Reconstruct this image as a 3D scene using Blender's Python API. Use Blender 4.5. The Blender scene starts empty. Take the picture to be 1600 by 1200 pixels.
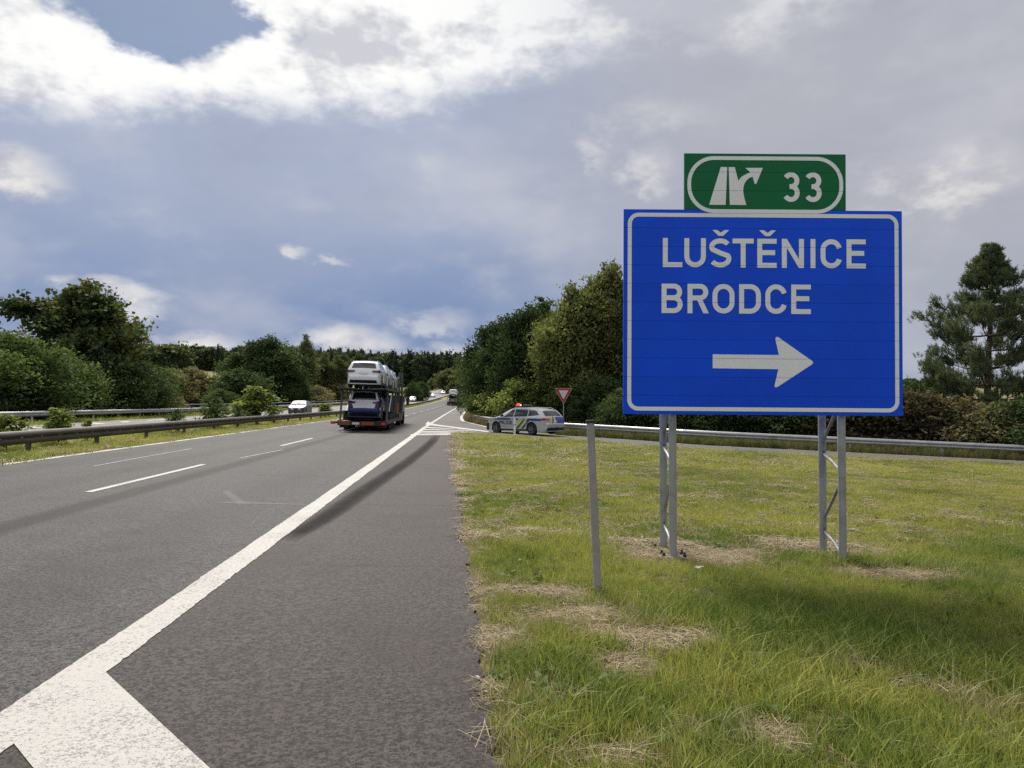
import bpy, bmesh, math, random
import numpy as np
from mathutils import Vector, Matrix

R = math.radians
S = bpy.context.scene
COL = S.collection

# ------------------------------------------------------------------ camera
YAW, PITCH, EYE, FPX, HOR = 3.96, 1.43, 1.6, 1200.0, 630.0
cam_d = bpy.data.cameras.new('camera')
cam = bpy.data.objects.new('camera', cam_d); COL.objects.link(cam)
cam_d.sensor_width = 36.0
cam_d.lens = 27.0
cam_d.clip_start = 0.05
cam_d.clip_end = 6000
cam.location = (0, 0, EYE)
cam.rotation_euler = (R(90 + PITCH), 0, R(-YAW))
S.camera = cam

# ------------------------------------------------------------------ sun, sky, exposure
SUN_AZ, SUN_EL = -14.0, 47.0            # azimuth measured from the road direction (+Y), positive to the right
sd = bpy.data.lights.new('sun', 'SUN'); sd.energy = 4.7; sd.angle = R(18); sd.color = (1.0, 0.94, 0.84)
sun = bpy.data.objects.new('sun', sd); COL.objects.link(sun)
_sv = Vector((math.sin(R(SUN_AZ)) * math.cos(R(SUN_EL)), math.cos(R(SUN_AZ)) * math.cos(R(SUN_EL)), math.sin(R(SUN_EL))))
sun.rotation_euler = (-_sv).to_track_quat('-Z', 'Y').to_euler()
S.view_settings.view_transform = 'Standard'
S.view_settings.look = 'None'
S.view_settings.gamma = 1.0
S.view_settings.exposure = 0.0
S.view_settings.use_curve_mapping = False
S.render.engine = 'CYCLES'
S.cycles.use_denoising = False
S.cycles.sample_clamp_indirect = 3.0
S.cycles.sample_clamp_direct = 6.0
S.cycles.blur_glossy = 1.0
S.cycles.max_bounces = 5
S.cycles.diffuse_bounces = 2
S.cycles.glossy_bounces = 2
S.cycles.transparent_max_bounces = 8
S.cycles.caustics_reflective = False
S.cycles.caustics_refractive = False

class X:
    """tiny node-expression helper: X(node tree, socket or value)"""
    def __init__(s, nt, v): s.nt, s.v = nt, v
    def _m(s, op, *a, clamp=False):
        n = s.nt.nodes.new('ShaderNodeMath'); n.operation = op; n.use_clamp = clamp
        for i, q in enumerate((s,) + a):
            q = q.v if isinstance(q, X) else q
            if isinstance(q, (int, float)): n.inputs[i].default_value = q
            else: s.nt.links.new(q, n.inputs[i])
        return X(s.nt, n.outputs[0])
    def __add__(s, o): return s._m('ADD', o)
    def __sub__(s, o): return s._m('SUBTRACT', o)
    def __mul__(s, o): return s._m('MULTIPLY', o)
    def __truediv__(s, o): return s._m('DIVIDE', o)
    def rsub(s, k): return X(s.nt, k)._m('SUBTRACT', s)
    def abs(s): return s._m('ABSOLUTE')
    def sqrt(s): return s._m('SQRT')
    def max(s, o): return s._m('MAXIMUM', o)
    def min(s, o): return s._m('MINIMUM', o)
    def ss(s, a, b):
        n = s.nt.nodes.new('ShaderNodeMapRange'); n.interpolation_type = 'SMOOTHSTEP'
        s.nt.links.new(s.v, n.inputs[0])
        if a <= b: n.inputs[1].default_value, n.inputs[2].default_value = a, b
        else:
            n.inputs[1].default_value, n.inputs[2].default_value = b, a
            n.inputs[3].default_value, n.inputs[4].default_value = 1, 0
        return X(s.nt, n.outputs[0])
def mixc(nt, f, a, b):
    n = nt.nodes.new('ShaderNodeMix'); n.data_type = 'RGBA'
    for idx, q in ((0, f), (6, a), (7, b)):
        q = q.v if isinstance(q, X) else q
        if isinstance(q, (int, float)): n.inputs[idx].default_value = q
        elif isinstance(q, tuple): n.inputs[idx].default_value = (*q[:3], 1)
        else: nt.links.new(q, n.inputs[idx])
    return n.outputs[2]
def noise(nt, vec, scale, detail=4, rough=0.55, out=0, dist=0.0):
    n = nt.nodes.new('ShaderNodeTexNoise'); n.inputs['Scale'].default_value = scale
    n.inputs['Detail'].default_value = detail; n.inputs['Roughness'].default_value = rough
    n.inputs['Distortion'].default_value = dist
    if vec is not None: nt.links.new(vec, n.inputs['Vector'])
    return X(nt, n.outputs[out])

def px_az(px): return math.degrees(math.atan((px - 800) / FPX)) + YAW
def px_el(px, py): return math.degrees(math.atan((HOR - py) / math.hypot(FPX, px - 800)))

def build_world():
    w = bpy.data.worlds.new('World'); S.world = w; w.use_nodes = True
    w.cycles.sampling_method = 'MANUAL'; w.cycles.sample_map_resolution = 256
    nt = w.node_tree; nt.nodes.clear()
    out = nt.nodes.new('ShaderNodeOutputWorld')
    sky = nt.nodes.new('ShaderNodeTexSky'); sky.sky_type = 'NISHITA'; sky.sun_disc = False
    sky.sun_elevation = R(SUN_EL); sky.sun_rotation = R(SUN_AZ); sky.altitude = 200
    sky.air_density = 1.0; sky.dust_density = 0.6; sky.ozone_density = 2.0
    tc = nt.nodes.new('ShaderNodeTexCoord')
    d = tc.outputs['Generated']
    sep = nt.nodes.new('ShaderNodeSeparateXYZ'); nt.links.new(d, sep.inputs[0])
    dx, dy, dz = (X(nt, sep.outputs[i]) for i in range(3))
    K = 180 / math.pi
    az0 = dx._m('ARCTAN2', dy) * K
    el0 = dz._m('ARCSINE') * K
    mp = nt.nodes.new('ShaderNodeMapping'); mp.inputs['Scale'].default_value = (1, 1, 1.7)
    nt.links.new(d, mp.inputs[0]); dv = mp.outputs[0]
    nA = noise(nt, dv, 3.2, 4, 0.56)          # broad cloud masses
    nB = noise(nt, dv, 9.0, 4, 0.60)          # puffs
    nC = noise(nt, dv, 26.0, 4, 0.64)         # fine edges
    mp2 = nt.nodes.new('ShaderNodeMapping'); mp2.inputs['Location'].default_value = (3.1, 7.7, 1.3)
    mp2.inputs['Scale'].default_value = (1, 1, 2.4)
    nt.links.new(d, mp2.inputs[0])
    nD = noise(nt, mp2.outputs[0], 2.2, 3, 0.5)
    nE = noise(nt, mp2.outputs[0], 6.0, 4, 0.6)
    az = az0 + (nB - 0.5) * 5.0 + (nC - 0.5) * 3.0
    el = el0 + (nE - 0.5) * 3.4 + (nC - 0.5) * 2.2
    # rain-cloud veil: blue-grey low down, paler and greyer higher up and to the right
    right = az0.ss(-4, 22)
    veil_l = mixc(nt, (el0 + (nD - 0.5) * 9).ss(3.5, 17), (0.205, 0.290, 0.490), (0.400, 0.455, 0.600))
    veil_r = mixc(nt, (el0 + (nD - 0.5) * 9).ss(2, 15), (0.37, 0.41, 0.50), (0.450, 0.460, 0.520))
    veil = mixc(nt, right, veil_l, veil_r)
    veil = mixc(nt, (nA - 0.5).ss(-0.02, 0.22) * 0.45, veil, (0.64, 0.64, 0.69))
    veil = mixc(nt, (nD - 0.5).ss(0.0, 0.25) * 0.35, veil, (0.34, 0.37, 0.48))
    veil = mixc(nt, (nE * 0.45 + nB * 0.55 - 0.5).ss(-0.02, 0.20) * 0.34, veil, (0.62, 0.63, 0.67))
    veil = mixc(nt, (nE * 0.5 + nB * 0.5 - 0.5).ss(-0.03, -0.22) * 0.22, veil, (0.24, 0.28, 0.38))
    # the bright cloud deck overhead
    edge = el + (nA - 0.5) * 7.0 - (az0.max(-40.0).min(30.0) + 30.0) * 0.15
    deck = edge.ss(16.3, 19.3)
    deck_w = (right * 0.58).rsub(1.0)
    puff = (nB * 0.55 + nC * 0.45)
    shade = (nE * 0.5 + nB * 0.9 + nC * 0.35 - 0.875).ss(-0.16, 0.06)
    white = mixc(nt, shade, (0.62, 0.63, 0.68), (1.0, 1.0, 0.985))
    col = mixc(nt, deck * deck_w, veil, white)
    # cumulus: (px, py, half-width, half-height, strength) turned into directions
    cmb = nt.nodes.new('ShaderNodeCombineXYZ'); nt.links.new(az.v, cmb.inputs[0]); nt.links.new(el.v, cmb.inputs[1])
    bite = (puff - 0.5) * 2.2
    cum = None
    for px, py, rx, ry, k in ((25, 275, 60, 36, .9), (448, 391, 30, 12, .8), (515, 405, 26, 10, .55), (150, 445, 55, 14, .75), (200, 462, 60, 16, .8), (215, 480, 40, 14, .6),
              (300, 535, 75, 20, .9), (545, 540, 95, 30, .85), (620, 565, 90, 22, .6), (700, 560, 60, 26, .75), (690, 505, 55, 20, .45),
              (1500, 275, 85, 40, .62), (1380, 265, 60, 30, .35), (1020, 270, 48, 38, .5), (935, 235, 26, 18, .35), (1010, 175, 90, 30, .3),
              (1330, 340, 60, 26, .35), (660, 240, 40, 30, .18), (-160, 500, 90, 30, .8), (1750, 420, 80, 30, .5)):
        a, e = px_az(px), px_el(px, py); sx, sy = FPX / math.degrees(rx), FPX / math.degrees(ry)
        ma = nt.nodes.new('ShaderNodeVectorMath'); ma.operation = 'MULTIPLY_ADD'; nt.links.new(cmb.outputs[0], ma.inputs[0])
        ma.inputs[1].default_value = (sx, sy, 0); ma.inputs[2].default_value = (-a * sx, -e * sy, 0)
        ln = nt.nodes.new('ShaderNodeVectorMath'); ln.operation = 'LENGTH'; nt.links.new(ma.outputs[0], ln.inputs[0])
        m = (X(nt, ln.outputs['Value']) - bite)  .ss(1.25, 0.15); m.v.node.inputs[3].default_value = k
        cum = m if cum is None else cum.max(m)
    lit = (puff - 0.5 + (nE - 0.5) * 0.6).ss(-0.12, 0.10)
    col = mixc(nt, cum, col, mixc(nt, lit, (0.58, 0.57, 0.62), (0.88, 0.86, 0.82)))
    # open blue gaps: the one in view, others wherever the deck breaks overhead
    a, e = px_az(232), px_el(232, 6)
    u = (az - a) * (1 / 6.8); v = (el - e) * (1 / 2.6)
    hole = ((u * u + v * v).sqrt() + (nB - 0.5) * 1.6).ss(1.12, 0.78)
    gaps = (nA * 0.5 + nE * 0.5 - (el0.ss(22, 40)) * 0.05).ss(0.40, 0.34) * el0.ss(27, 36)
    hole = hole.max(gaps)
    low = dz.ss(-0.02, 0.0)
    bg1 = nt.nodes.new('ShaderNodeBackground'); bg1.inputs[1].default_value = 0.068
    nt.links.new(sky.outputs[0], bg1.inputs[0])
    bg2 = nt.nodes.new('ShaderNodeBackground'); bg2.inputs[1].default_value = 1.0
    nt.links.new(mixc(nt, low, (0.10, 0.11, 0.07), col), bg2.inputs[0])
    mx = nt.nodes.new('ShaderNodeMixShader')
    nt.links.new(((hole * 0.98).rsub(1.0)).v, mx.inputs[0])
    nt.links.new(bg1.outputs[0], mx.inputs[1]); nt.links.new(bg2.outputs[0], mx.inputs[2])
    nt.links.new(mx.outputs[0], out.inputs[0])
build_world()

# ------------------------------------------------------------------ place and terrain
TH = R(YAW)
def cw(px, depth):
    lat = (px - 800) / FPX * depth
    return (math.sin(TH) * depth + math.cos(TH) * lat, math.cos(TH) * depth - math.sin(TH) * lat)
def curve(y): return 1.3e-4 * np.maximum(0, np.asarray(y, float) - 35) ** 2
def hill(d):
    d = np.asarray(d, float)
    return np.where(d < 330, 5.6e-5 * np.maximum(0, d - 60) ** 2, 4.0824 + 0.03024 * (np.minimum(d, 1500) - 330))
_bx, _by = cw(330, 640)
def G(x, y):
    x = np.asarray(x, float); y = np.asarray(y, float)
    xr = x - curve(y)
    z = np.where(xr > 0.3, -0.0075 - 0.04 * (np.minimum(xr, 34) - 0.3), -0.025 * np.maximum(xr, -11.2))
    z = z - 0.10 * np.exp(-((xr + 12.1) / 1.1) ** 2)
    z = z + np.where(xr < -27, -0.03 * np.minimum(-27 - xr, 25), 0)
    z = z + hill(np.hypot(x, y)) + 15 * np.exp(-((x - _bx) ** 2 + (y - _by) ** 2) / (2 * 170.0 ** 2))
    return z
def gz(x, y): return float(G(x, y))
_cp, _sp = math.cos(R(PITCH)), math.sin(R(PITCH))
def ray(px, py):
    a, b = (px - 800) / FPX, (600 - py) / FPX
    f = np.array([math.sin(TH) * _cp, math.cos(TH) * _cp, _sp]); r = np.array([math.cos(TH), -math.sin(TH), 0])
    u = np.array([-math.sin(TH) * _sp, -math.cos(TH) * _sp, _cp])
    return f + a * r + b * u
def at(px, py):
    """ground point seen at a photograph pixel"""
    d = ray(px, py); t0, t = 0.5, 0.5
    while t < 1500:
        p = np.array([0, 0, EYE]) + d * t
        if p[2] < gz(p[0], p[1]): break
        t0, t = t, t * 1.03
    for _ in range(40):
        m = (t0 + t) / 2; p = np.array([0, 0, EYE]) + d * m
        if p[2] < gz(p[0], p[1]): t = m
        else: t0 = m
    return float(p[0]), float(p[1])
def proj(x, y, z):
    d = np.array([x, y, z - EYE])
    f = np.array([math.sin(TH) * _cp, math.cos(TH) * _cp, _sp]); r = np.array([math.cos(TH), -math.sin(TH), 0])
    u = np.array([-math.sin(TH) * _sp, -math.cos(TH) * _sp, _cp])
    return 800 + FPX * d @ r / (d @ f), 600 - FPX * d @ u / (d @ f)

# ------------------------------------------------------------------ materials
MAT = {}
def mat(name, col, rough=0.6, metal=0.0, spec=0.5, vary=0.0, vscale=3.0, bump=0.0, bscale=40.0, emit=None, estr=0.0, coat=0.0, alpha=None, dirt=None):
    if name in MAT: return MAT[name]
    m = bpy.data.materials.new(name); m.use_nodes = True; MAT[name] = m
    nt = m.node_tree; p = nt.nodes['Principled BSDF']
    p.inputs['Base Color'].default_value = (*col, 1); p.inputs['Roughness'].default_value = rough
    p.inputs['Metallic'].default_value = metal; p.inputs['Specular IOR Level'].default_value = spec
    p.inputs['Coat Weight'].default_value = coat
    tc = nt.nodes.new('ShaderNodeTexCoord'); v = tc.outputs['Object']
    if vary or dirt:
        n = noise(nt, v, vscale, 6, 0.6)
        c2 = dirt or tuple(max(0, c * (1 - vary)) for c in col)
        c = mixc(nt, n.ss(0.42, 0.68) * (vary if dirt else 1.0), col, c2)
        nt.links.new(c, p.inputs['Base Color'])
        nt.links.new((n * 0.25 + (rough - 0.12)).v, p.inputs['Roughness'])
    if bump:
        b = nt.nodes.new('ShaderNodeBump'); b.inputs['Strength'].default_value = bump; b.inputs['Distance'].default_value = 0.01
        nt.links.new(noise(nt, v, bscale, 5, 0.6).v, b.inputs['Height']); nt.links.new(b.outputs[0], p.inputs['Normal'])
    if emit:
        p.inputs['Emission Color'].default_value = (*emit, 1); p.inputs['Emission Strength'].default_value = estr
    return m

def plank_tone(m, k=0.10):
    nt = m.node_tree; p = nt.nodes['Principled BSDF']; src = p.inputs['Base Color'].links[0].from_socket
    oi = nt.nodes.new('ShaderNodeObjectInfo'); g = nt.nodes.new('ShaderNodeHueSaturation'); nt.links.new(src, g.inputs['Color'])
    nt.links.new((X(nt, oi.outputs['Random']) * k + (1 - k / 2)).v, g.inputs['Value']); nt.links.new(g.outputs[0], p.inputs['Base Color'])
    tc = nt.nodes.new('ShaderNodeTexCoord'); b = nt.nodes.new('ShaderNodeBump'); b.inputs['Strength'].default_value = 0.12; b.inputs['Distance'].default_value = 0.02
    nt.links.new(noise(nt, tc.outputs['Object'], 2.2, 3, 0.5).v, b.inputs['Height']); nt.links.new(b.outputs[0], p.inputs['Normal'])
def mat_leaf(name, dark, light, trans=0.35, third=None):
    m = bpy.data.materials.new(name); m.use_nodes = True; MAT[name] = m
    nt = m.node_tree; p = nt.nodes['Principled BSDF']; out = nt.nodes['Material Output']
    a = nt.nodes.new('ShaderNodeAttribute'); a.attribute_name = 'tint'
    t = X(nt, a.outputs['Fac'])
    c = mixc(nt, t.ss(0.0, 0.8), dark, light)
    if third: c = mixc(nt, t.ss(0.78, 1.0), c, third)
    nt.links.new(c, p.inputs['Base Color']); p.inputs['Roughness'].default_value = 0.7
    p.inputs['Specular IOR Level'].default_value = 0.10
    tr = nt.nodes.new('ShaderNodeBsdfTranslucent')
    g = nt.nodes.new('ShaderNodeMix'); g.data_type = 'RGBA'; g.blend_type = 'MULTIPLY'; g.inputs[0].default_value = 1
    nt.links.new(c, g.inputs[6]); g.inputs[7].default_value = (1.25, 1.3, 0.6, 1)
    nt.links.new(g.outputs[2], tr.inputs[0])
    mx = nt.nodes.new('ShaderNodeMixShader'); mx.inputs[0].default_value = trans
    nt.links.new(p.outputs[0], mx.inputs[1]); nt.links.new(tr.outputs[0], mx.inputs[2]); nt.links.new(mx.outputs[0], out.inputs[0])
    return m

def mat_grass(name, green, lush, straw, pale, trans=0.4):
    m = bpy.data.materials.new(name); m.use_nodes = True; MAT[name] = m
    nt = m.node_tree; p = nt.nodes['Principled BSDF']; out = nt.nodes['Material Output']
    a = nt.nodes.new('ShaderNodeAttribute'); a.attribute_type = 'INSTANCER'; a.attribute_name = 'dry'
    b = nt.nodes.new('ShaderNodeAttribute'); b.attribute_type = 'INSTANCER'; b.attribute_name = 'rnd'
    c = nt.nodes.new('ShaderNodeAttribute'); c.attribute_name = 'tint'
    dry, rnd, tint = X(nt, a.outputs['Fac']), X(nt, b.outputs['Fac']), X(nt, c.outputs['Fac'])
    g = mixc(nt, rnd, green, lush)
    s = mixc(nt, tint, straw, pale)
    k = (dry + (tint - 0.5) * 0.55)
    col = mixc(nt, k.ss(0.35, 0.75), g, s)
    nt.links.new(col, p.inputs['Base Color']); p.inputs['Roughness'].default_value = 0.6; p.inputs['Specular IOR Level'].default_value = 0.25
    tr = nt.nodes.new('ShaderNodeBsdfTranslucent'); nt.links.new(col, tr.inputs[0])
    mx = nt.nodes.new('ShaderNodeMixShader'); mx.inputs[0].default_value = trans
    nt.links.new(p.outputs[0], mx.inputs[1]); nt.links.new(tr.outputs[0], mx.inputs[2]); nt.links.new(mx.outputs[0], out.inputs[0])
    return m

# ------------------------------------------------------------------ mesh helpers
def link(name, me, m=None, parent=None, kind=None, label=None, cat=None, group=None, smooth=False):
    if m is not None:
        me.materials.clear()
        for q in (m if isinstance(m, (list, tuple)) else [m]): me.materials.append(q)
    o = bpy.data.objects.new(name, me); COL.objects.link(o)
    if parent is not None: o.parent = parent
    return tag(o, label, cat, group, kind)
def tag(o, label=None, cat=None, group=None, kind=None):
    if label: o['label'] = label
    if cat: o['category'] = cat
    if group: o['group'] = group
    if kind: o['kind'] = kind
    return o
def thing(name, label, cat, loc=(0, 0, 0), rz=0.0, group=None):
    o = bpy.data.objects.new(name, None); COL.objects.link(o)
    o.location = loc; o.rotation_euler = (0, 0, rz); o.empty_display_size = 0.3
    return tag(o, label, cat, group)
def copy_tree(o, parent=None):
    c = o.copy(); COL.objects.link(c); c.parent = parent
    for ch in list(o.children): copy_tree(ch, c)
    return c
def np_mesh(name, v, f, smooth=False, attrs=None):
    v = np.asarray(v, np.float32); f = np.asarray(f, np.int32); n = f.shape[1]
    me = bpy.data.meshes.new(name)
    me.vertices.add(len(v)); me.vertices.foreach_set('co', v.ravel())
    me.loops.add(f.size); me.loops.foreach_set('vertex_index', f.ravel())
    me.polygons.add(len(f)); me.polygons.foreach_set('loop_start', np.arange(0, f.size, n, dtype=np.int32))
    me.polygons.foreach_set('use_smooth', np.full(len(f), smooth))
    for k, a in (attrs or {}).items():
        at_ = me.attributes.new(k, 'FLOAT', 'POINT'); at_.data.foreach_set('value', np.asarray(a, np.float32))
    me.update(calc_edges=True); me.validate()
    return me
class MB:
    """collects simple shapes into one mesh"""
    def __init__(s): s.v, s.f = [], []
    def add(s, v, f):
        o = len(s.v); s.v += [tuple(map(float, p)) for p in v]; s.f += [tuple(i + o for i in q) for q in f]; return s
    def box(s, x0, x1, y0, y1, z0, z1):
        v = [(x, y, z) for z in (z0, z1) for y in (y0, y1) for x in (x0, x1)]
        return s.add(v, [(0, 2, 3, 1), (4, 5, 7, 6), (0, 1, 5, 4), (2, 6, 7, 3), (0, 4, 6, 2), (1, 3, 7, 5)])
    def tube(s, pts, rad, n=8, cap=True):
        pts = [Vector(p) for p in pts]; rad = [rad] * len(pts) if isinstance(rad, (int, float)) else rad
        v, f = [], []
        for i, p in enumerate(pts):
            t = (pts[min(i + 1, len(pts) - 1)] - pts[max(i - 1, 0)]).normalized()
            a = Vector((0, 0, 1)) if abs(t.z) < 0.9 else Vector((0, 1, 0))
            u = t.cross(a).normalized(); w = t.cross(u)
            for k in range(n):
                q = 2 * math.pi * k / n
                v.append(p + (u * math.cos(q) + w * math.sin(q)) * rad[i])
        for i in range(len(pts) - 1):
            for k in range(n):
                a, b = i * n + k, i * n + (k + 1) % n
                f.append((a, b, b + n, a + n))
        if cap: f.append(tuple(reversed(range(n)))); f.append(tuple(range((len(pts) - 1) * n, len(pts) * n)))
        return s.add(v, f)
    def bar(s, a, b, w, h):
        a, b = Vector(a), Vector(b); t = (b - a).normalized(); up = Vector((0, 0, 1)) if abs(t.z) < 0.95 else Vector((0, 1, 0))
        u = t.cross(up).normalized() * (w / 2); q = u.cross(t).normalized() * (h / 2)
        v = [p + i * u + j * q for p in (a, b) for j in (-1, 1) for i in (-1, 1)]
        return s.add(v, [(0, 2, 3, 1), (4, 5, 7, 6), (0, 1, 5, 4), (2, 6, 7, 3), (0, 4, 6, 2), (1, 3, 7, 5)])
    def lathe(s, prof, n=24, axis='x', c=(0, 0, 0)):
        v, f = [], []
        for r, h in prof:
            for k in range(n):
                q = 2 * math.pi * k / n; A, B = r * math.cos(q), r * math.sin(q)
                p = (h, A, B) if axis == 'x' else (A, B, h)
                v.append((p[0] + c[0], p[1] + c[1], p[2] + c[2]))
        for i in range(len(prof) - 1):
            for k in range(n):
                a, b = i * n + k, i * n + (k + 1) % n
                f.append((a, b, b + n, a + n))
        return s.add(v, f)
    def prism(s, poly, y0, y1):
        """polygon in x,z extruded along y"""
        n = len(poly)
        v = [(x, y0, z) for x, z in poly] + [(x, y1, z) for x, z in poly]
        f = [tuple(range(n)), tuple(reversed(range(n, 2 * n)))] + [(i, i + n, (i + 1) % n + n, (i + 1) % n) for i in range(n)]
        return s.add(v, f)
    def mesh(s, name, smooth=False, fix=True, bevel=0.0):
        me = bpy.data.meshes.new(name); me.from_pydata(s.v, [], s.f)
        if fix or bevel:
            bm = bmesh.new(); bm.from_mesh(me); bmesh.ops.recalc_face_normals(bm, faces=bm.faces)
            if bevel: bmesh.ops.bevel(bm, geom=bm.edges[:], offset=bevel, segments=1, affect='EDGES', profile=0.6)
            bm.to_mesh(me); bm.free()
        if smooth:
            me.polygons.foreach_set('use_smooth', [True] * len(me.polygons)); me.set_sharp_from_angle(angle=R(38))
        me.update(); return me
    def build(s, name, m, parent=None, smooth=False, bevel=0.0, **k):
        return link(name, s.mesh(name, smooth, True, bevel), m, parent, **k)

# value noise for layout decisions
_rg = np.random.default_rng(5).random((8, 256, 256))
def vn(x, y, sc, k=0):
    x = np.asarray(x, float) / sc + 91.3; y = np.asarray(y, float) / sc + 47.9
    i, j = np.floor(x).astype(int), np.floor(y).astype(int); u, v = x - i, y - j
    u, v = u * u * (3 - 2 * u), v * v * (3 - 2 * v); g = _rg[k]
    i, j, i1, j1 = i % 256, j % 256, (i + 1) % 256, (j + 1) % 256
    return (g[i, j] * (1 - u) + g[i1, j] * u) * (1 - v) + (g[i, j1] * (1 - u) + g[i1, j1] * u) * v
def fb(x, y, sc, k=0): return (vn(x, y, sc, k) + 0.5 * vn(x, y, sc / 2.1, (k + 1) % 8) + 0.25 * vn(x, y, sc / 4.3, (k + 2) % 8)) / 1.75

def sheet(poly, off, step=2.0):
    """flat polygon draped on the terrain, off metres above it"""
    bm = bmesh.new()
    f = bm.faces.new([bm.verts.new((p[0], p[1], 0)) for p in poly])
    xs = [p[0] for p in poly]; ys = [p[1] for p in poly]
    for ax, (lo, hi) in ((0, (min(xs), max(xs))), (1, (min(ys), max(ys)))):
        q = lo + step
        while q < hi and step:
            co = (q, 0, 0) if ax == 0 else (0, q, 0); no = (1, 0, 0) if ax == 0 else (0, 1, 0)
            bmesh.ops.bisect_plane(bm, geom=bm.verts[:] + bm.edges[:] + bm.faces[:], plane_co=co, plane_no=no); q += step
    for v in bm.verts: v.co.z = gz(v.co.x, v.co.y) + off(v.co.y)
    bmesh.ops.recalc_face_normals(bm, faces=bm.faces)
    if sum(q.normal.z for q in bm.faces) < 0: bmesh.ops.reverse_faces(bm, faces=bm.faces)
    me = bpy.data.meshes.new('sheet'); bm.to_mesh(me); bm.free(); return me
def ribbon(left, right, off):
    """strip between two equally long polylines of ground points"""
    v, f = [], []
    for a, b in zip(left, right):
        for p in (a, b): v.append((p[0], p[1], gz(*p) + off(p[1])))
    f = [(2 * i, 2 * i + 1, 2 * i + 3, 2 * i + 2) for i in range(len(left) - 1)]
    return np_mesh('strip', v, f)
A_OFF = lambda y: 0.020 + max(0, y - 40) * 0.0008
M_OFF = lambda y: 0.024 + max(0, y - 40) * 0.0010
def lane(x0, x1, ys, off):
    return ribbon([(x0 + float(curve(y)), y) for y in ys], [(x1 + float(curve(y)), y) for y in ys], off)

# ------------------------------------------------------------------ surface materials
def mat_asphalt(name, dark, light, agg=130.0, seam=None, warm=None):
    m = bpy.data.materials.new(name); m.use_nodes = True; MAT[name] = m
    nt = m.node_tree; p = nt.nodes['Principled BSDF']
    tc = nt.nodes.new('ShaderNodeTexCoord'); v = tc.outputs['Object']
    fine = noise(nt, v, agg, 2, 0.75); grit = noise(nt, v, agg * 0.45, 3, 0.7)
    big = noise(nt, v, 0.35, 5, 0.6); mid = noise(nt, v, 2.3, 4, 0.6)
    c = mixc(nt, (fine * 0.6 + grit * 0.4).ss(0.40, 0.60), dark, light)
    if warm: c = mixc(nt, big.ss(0.42, 0.66) * 0.6, c, mixc(nt, fine, tuple(w * 0.55 for w in warm), tuple(min(1, w * 1.5) for w in warm)))
    c = mixc(nt, (big * 0.6 + mid * 0.4).ss(0.46, 0.72) * 0.42, c, tuple(q * 0.55 for q in dark))
    # pale chips
    vo = nt.nodes.new('ShaderNodeTexVoronoi'); vo.inputs['Scale'].default_value = 42; nt.links.new(v, vo.inputs[0])
    chip = X(nt, vo.outputs['Distance']).ss(0.20, 0.10) * noise(nt, v, 3.1, 2).ss(0.55, 0.8)
    c = mixc(nt, chip * 0.5, c, (0.30, 0.29, 0.28))
    if seam:
        sp = nt.nodes.new('ShaderNodeSeparateXYZ'); nt.links.new(v, sp.inputs[0])
        yy = X(nt, sp.outputs[1]); bend = (yy - 35).max(0.0); bend = bend * bend * 1.3e-4
        xx = X(nt, sp.outputs[0]) - bend + (noise(nt, v, 0.22, 3) - 0.5) * 0.18
        for x0, wd, k in seam:
            d = (xx - x0).abs() + (mid - 0.5) * 0.12
            c = mixc(nt, d.ss(wd, wd * 0.25) * k, c, tuple(q * 0.45 for q in dark))
    nt.links.new(c, p.inputs['Base Color'])
    nt.links.new((fine * 0.25 + 0.60).v, p.inputs['Roughness']); p.inputs['Specular IOR Level'].default_value = 0.22
    b = nt.nodes.new('ShaderNodeBump'); b.inputs['Strength'].default_value = 1.0; b.inputs['Distance'].default_value = 0.014
    nt.links.new((fine * 0.5 + grit).v, b.inputs['Height']); nt.links.new(b.outputs[0], p.inputs['Normal'])
    return m
asphalt = mat_asphalt('asphalt_lane', (0.006, 0.0058, 0.0062), (0.110, 0.106, 0.108), agg=62, seam=((-5.25, 0.34, 0.75), (-3.3, 0.7, 0.16), (-6.95, 0.5, 0.22), (-8.9, 0.6, 0.2)))
asphalt_sh = mat_asphalt('asphalt_shoulder', (0.005, 0.0043, 0.0043), (0.090, 0.076, 0.073), agg=54, warm=(0.046, 0.034, 0.032))
asphalt_far = mat_asphalt('asphalt_ramp', (0.07, 0.068, 0.07), (0.14, 0.137, 0.14), agg=90)
asphalt_opp = mat_asphalt('asphalt_opposite', (0.12, 0.117, 0.115), (0.22, 0.215, 0.21), agg=90)

def mat_paint(name, col, wear):
    m = bpy.data.materials.new(name); m.use_nodes = True; MAT[name] = m
    nt = m.node_tree; p = nt.nodes['Principled BSDF']
    tc = nt.nodes.new('ShaderNodeTexCoord'); v = tc.outputs['Object']
    f = noise(nt, v, 115, 3, 0.7); g = noise(nt, v, 1.4, 4, 0.6); h = noise(nt, v, 38, 3, 0.65)
    hole = (f * 0.55 + h * 0.45 + (g - 0.5) * 0.25).ss(0.40 + wear, 0.33 + wear)
    c = mixc(nt, g, col, tuple(q * 0.86 for q in col))
    c = mixc(nt, hole * 0.8, c, (0.11, 0.105, 0.10))
    nt.links.new(c, p.inputs['Base Color']); p.inputs['Roughness'].default_value = 0.7
    b = nt.nodes.new('ShaderNodeBump'); b.inputs['Strength'].default_value = 0.7; b.inputs['Distance'].default_value = 0.006
    nt.links.new((f + h).v, b.inputs['Height']); nt.links.new(b.outputs[0], p.inputs['Normal'])
    return m
paint = mat_paint('road_paint', (0.50, 0.482, 0.46), 0.085)
paint_old = mat_paint('road_paint_worn', (0.42, 0.41, 0.40), 0.10)

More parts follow.
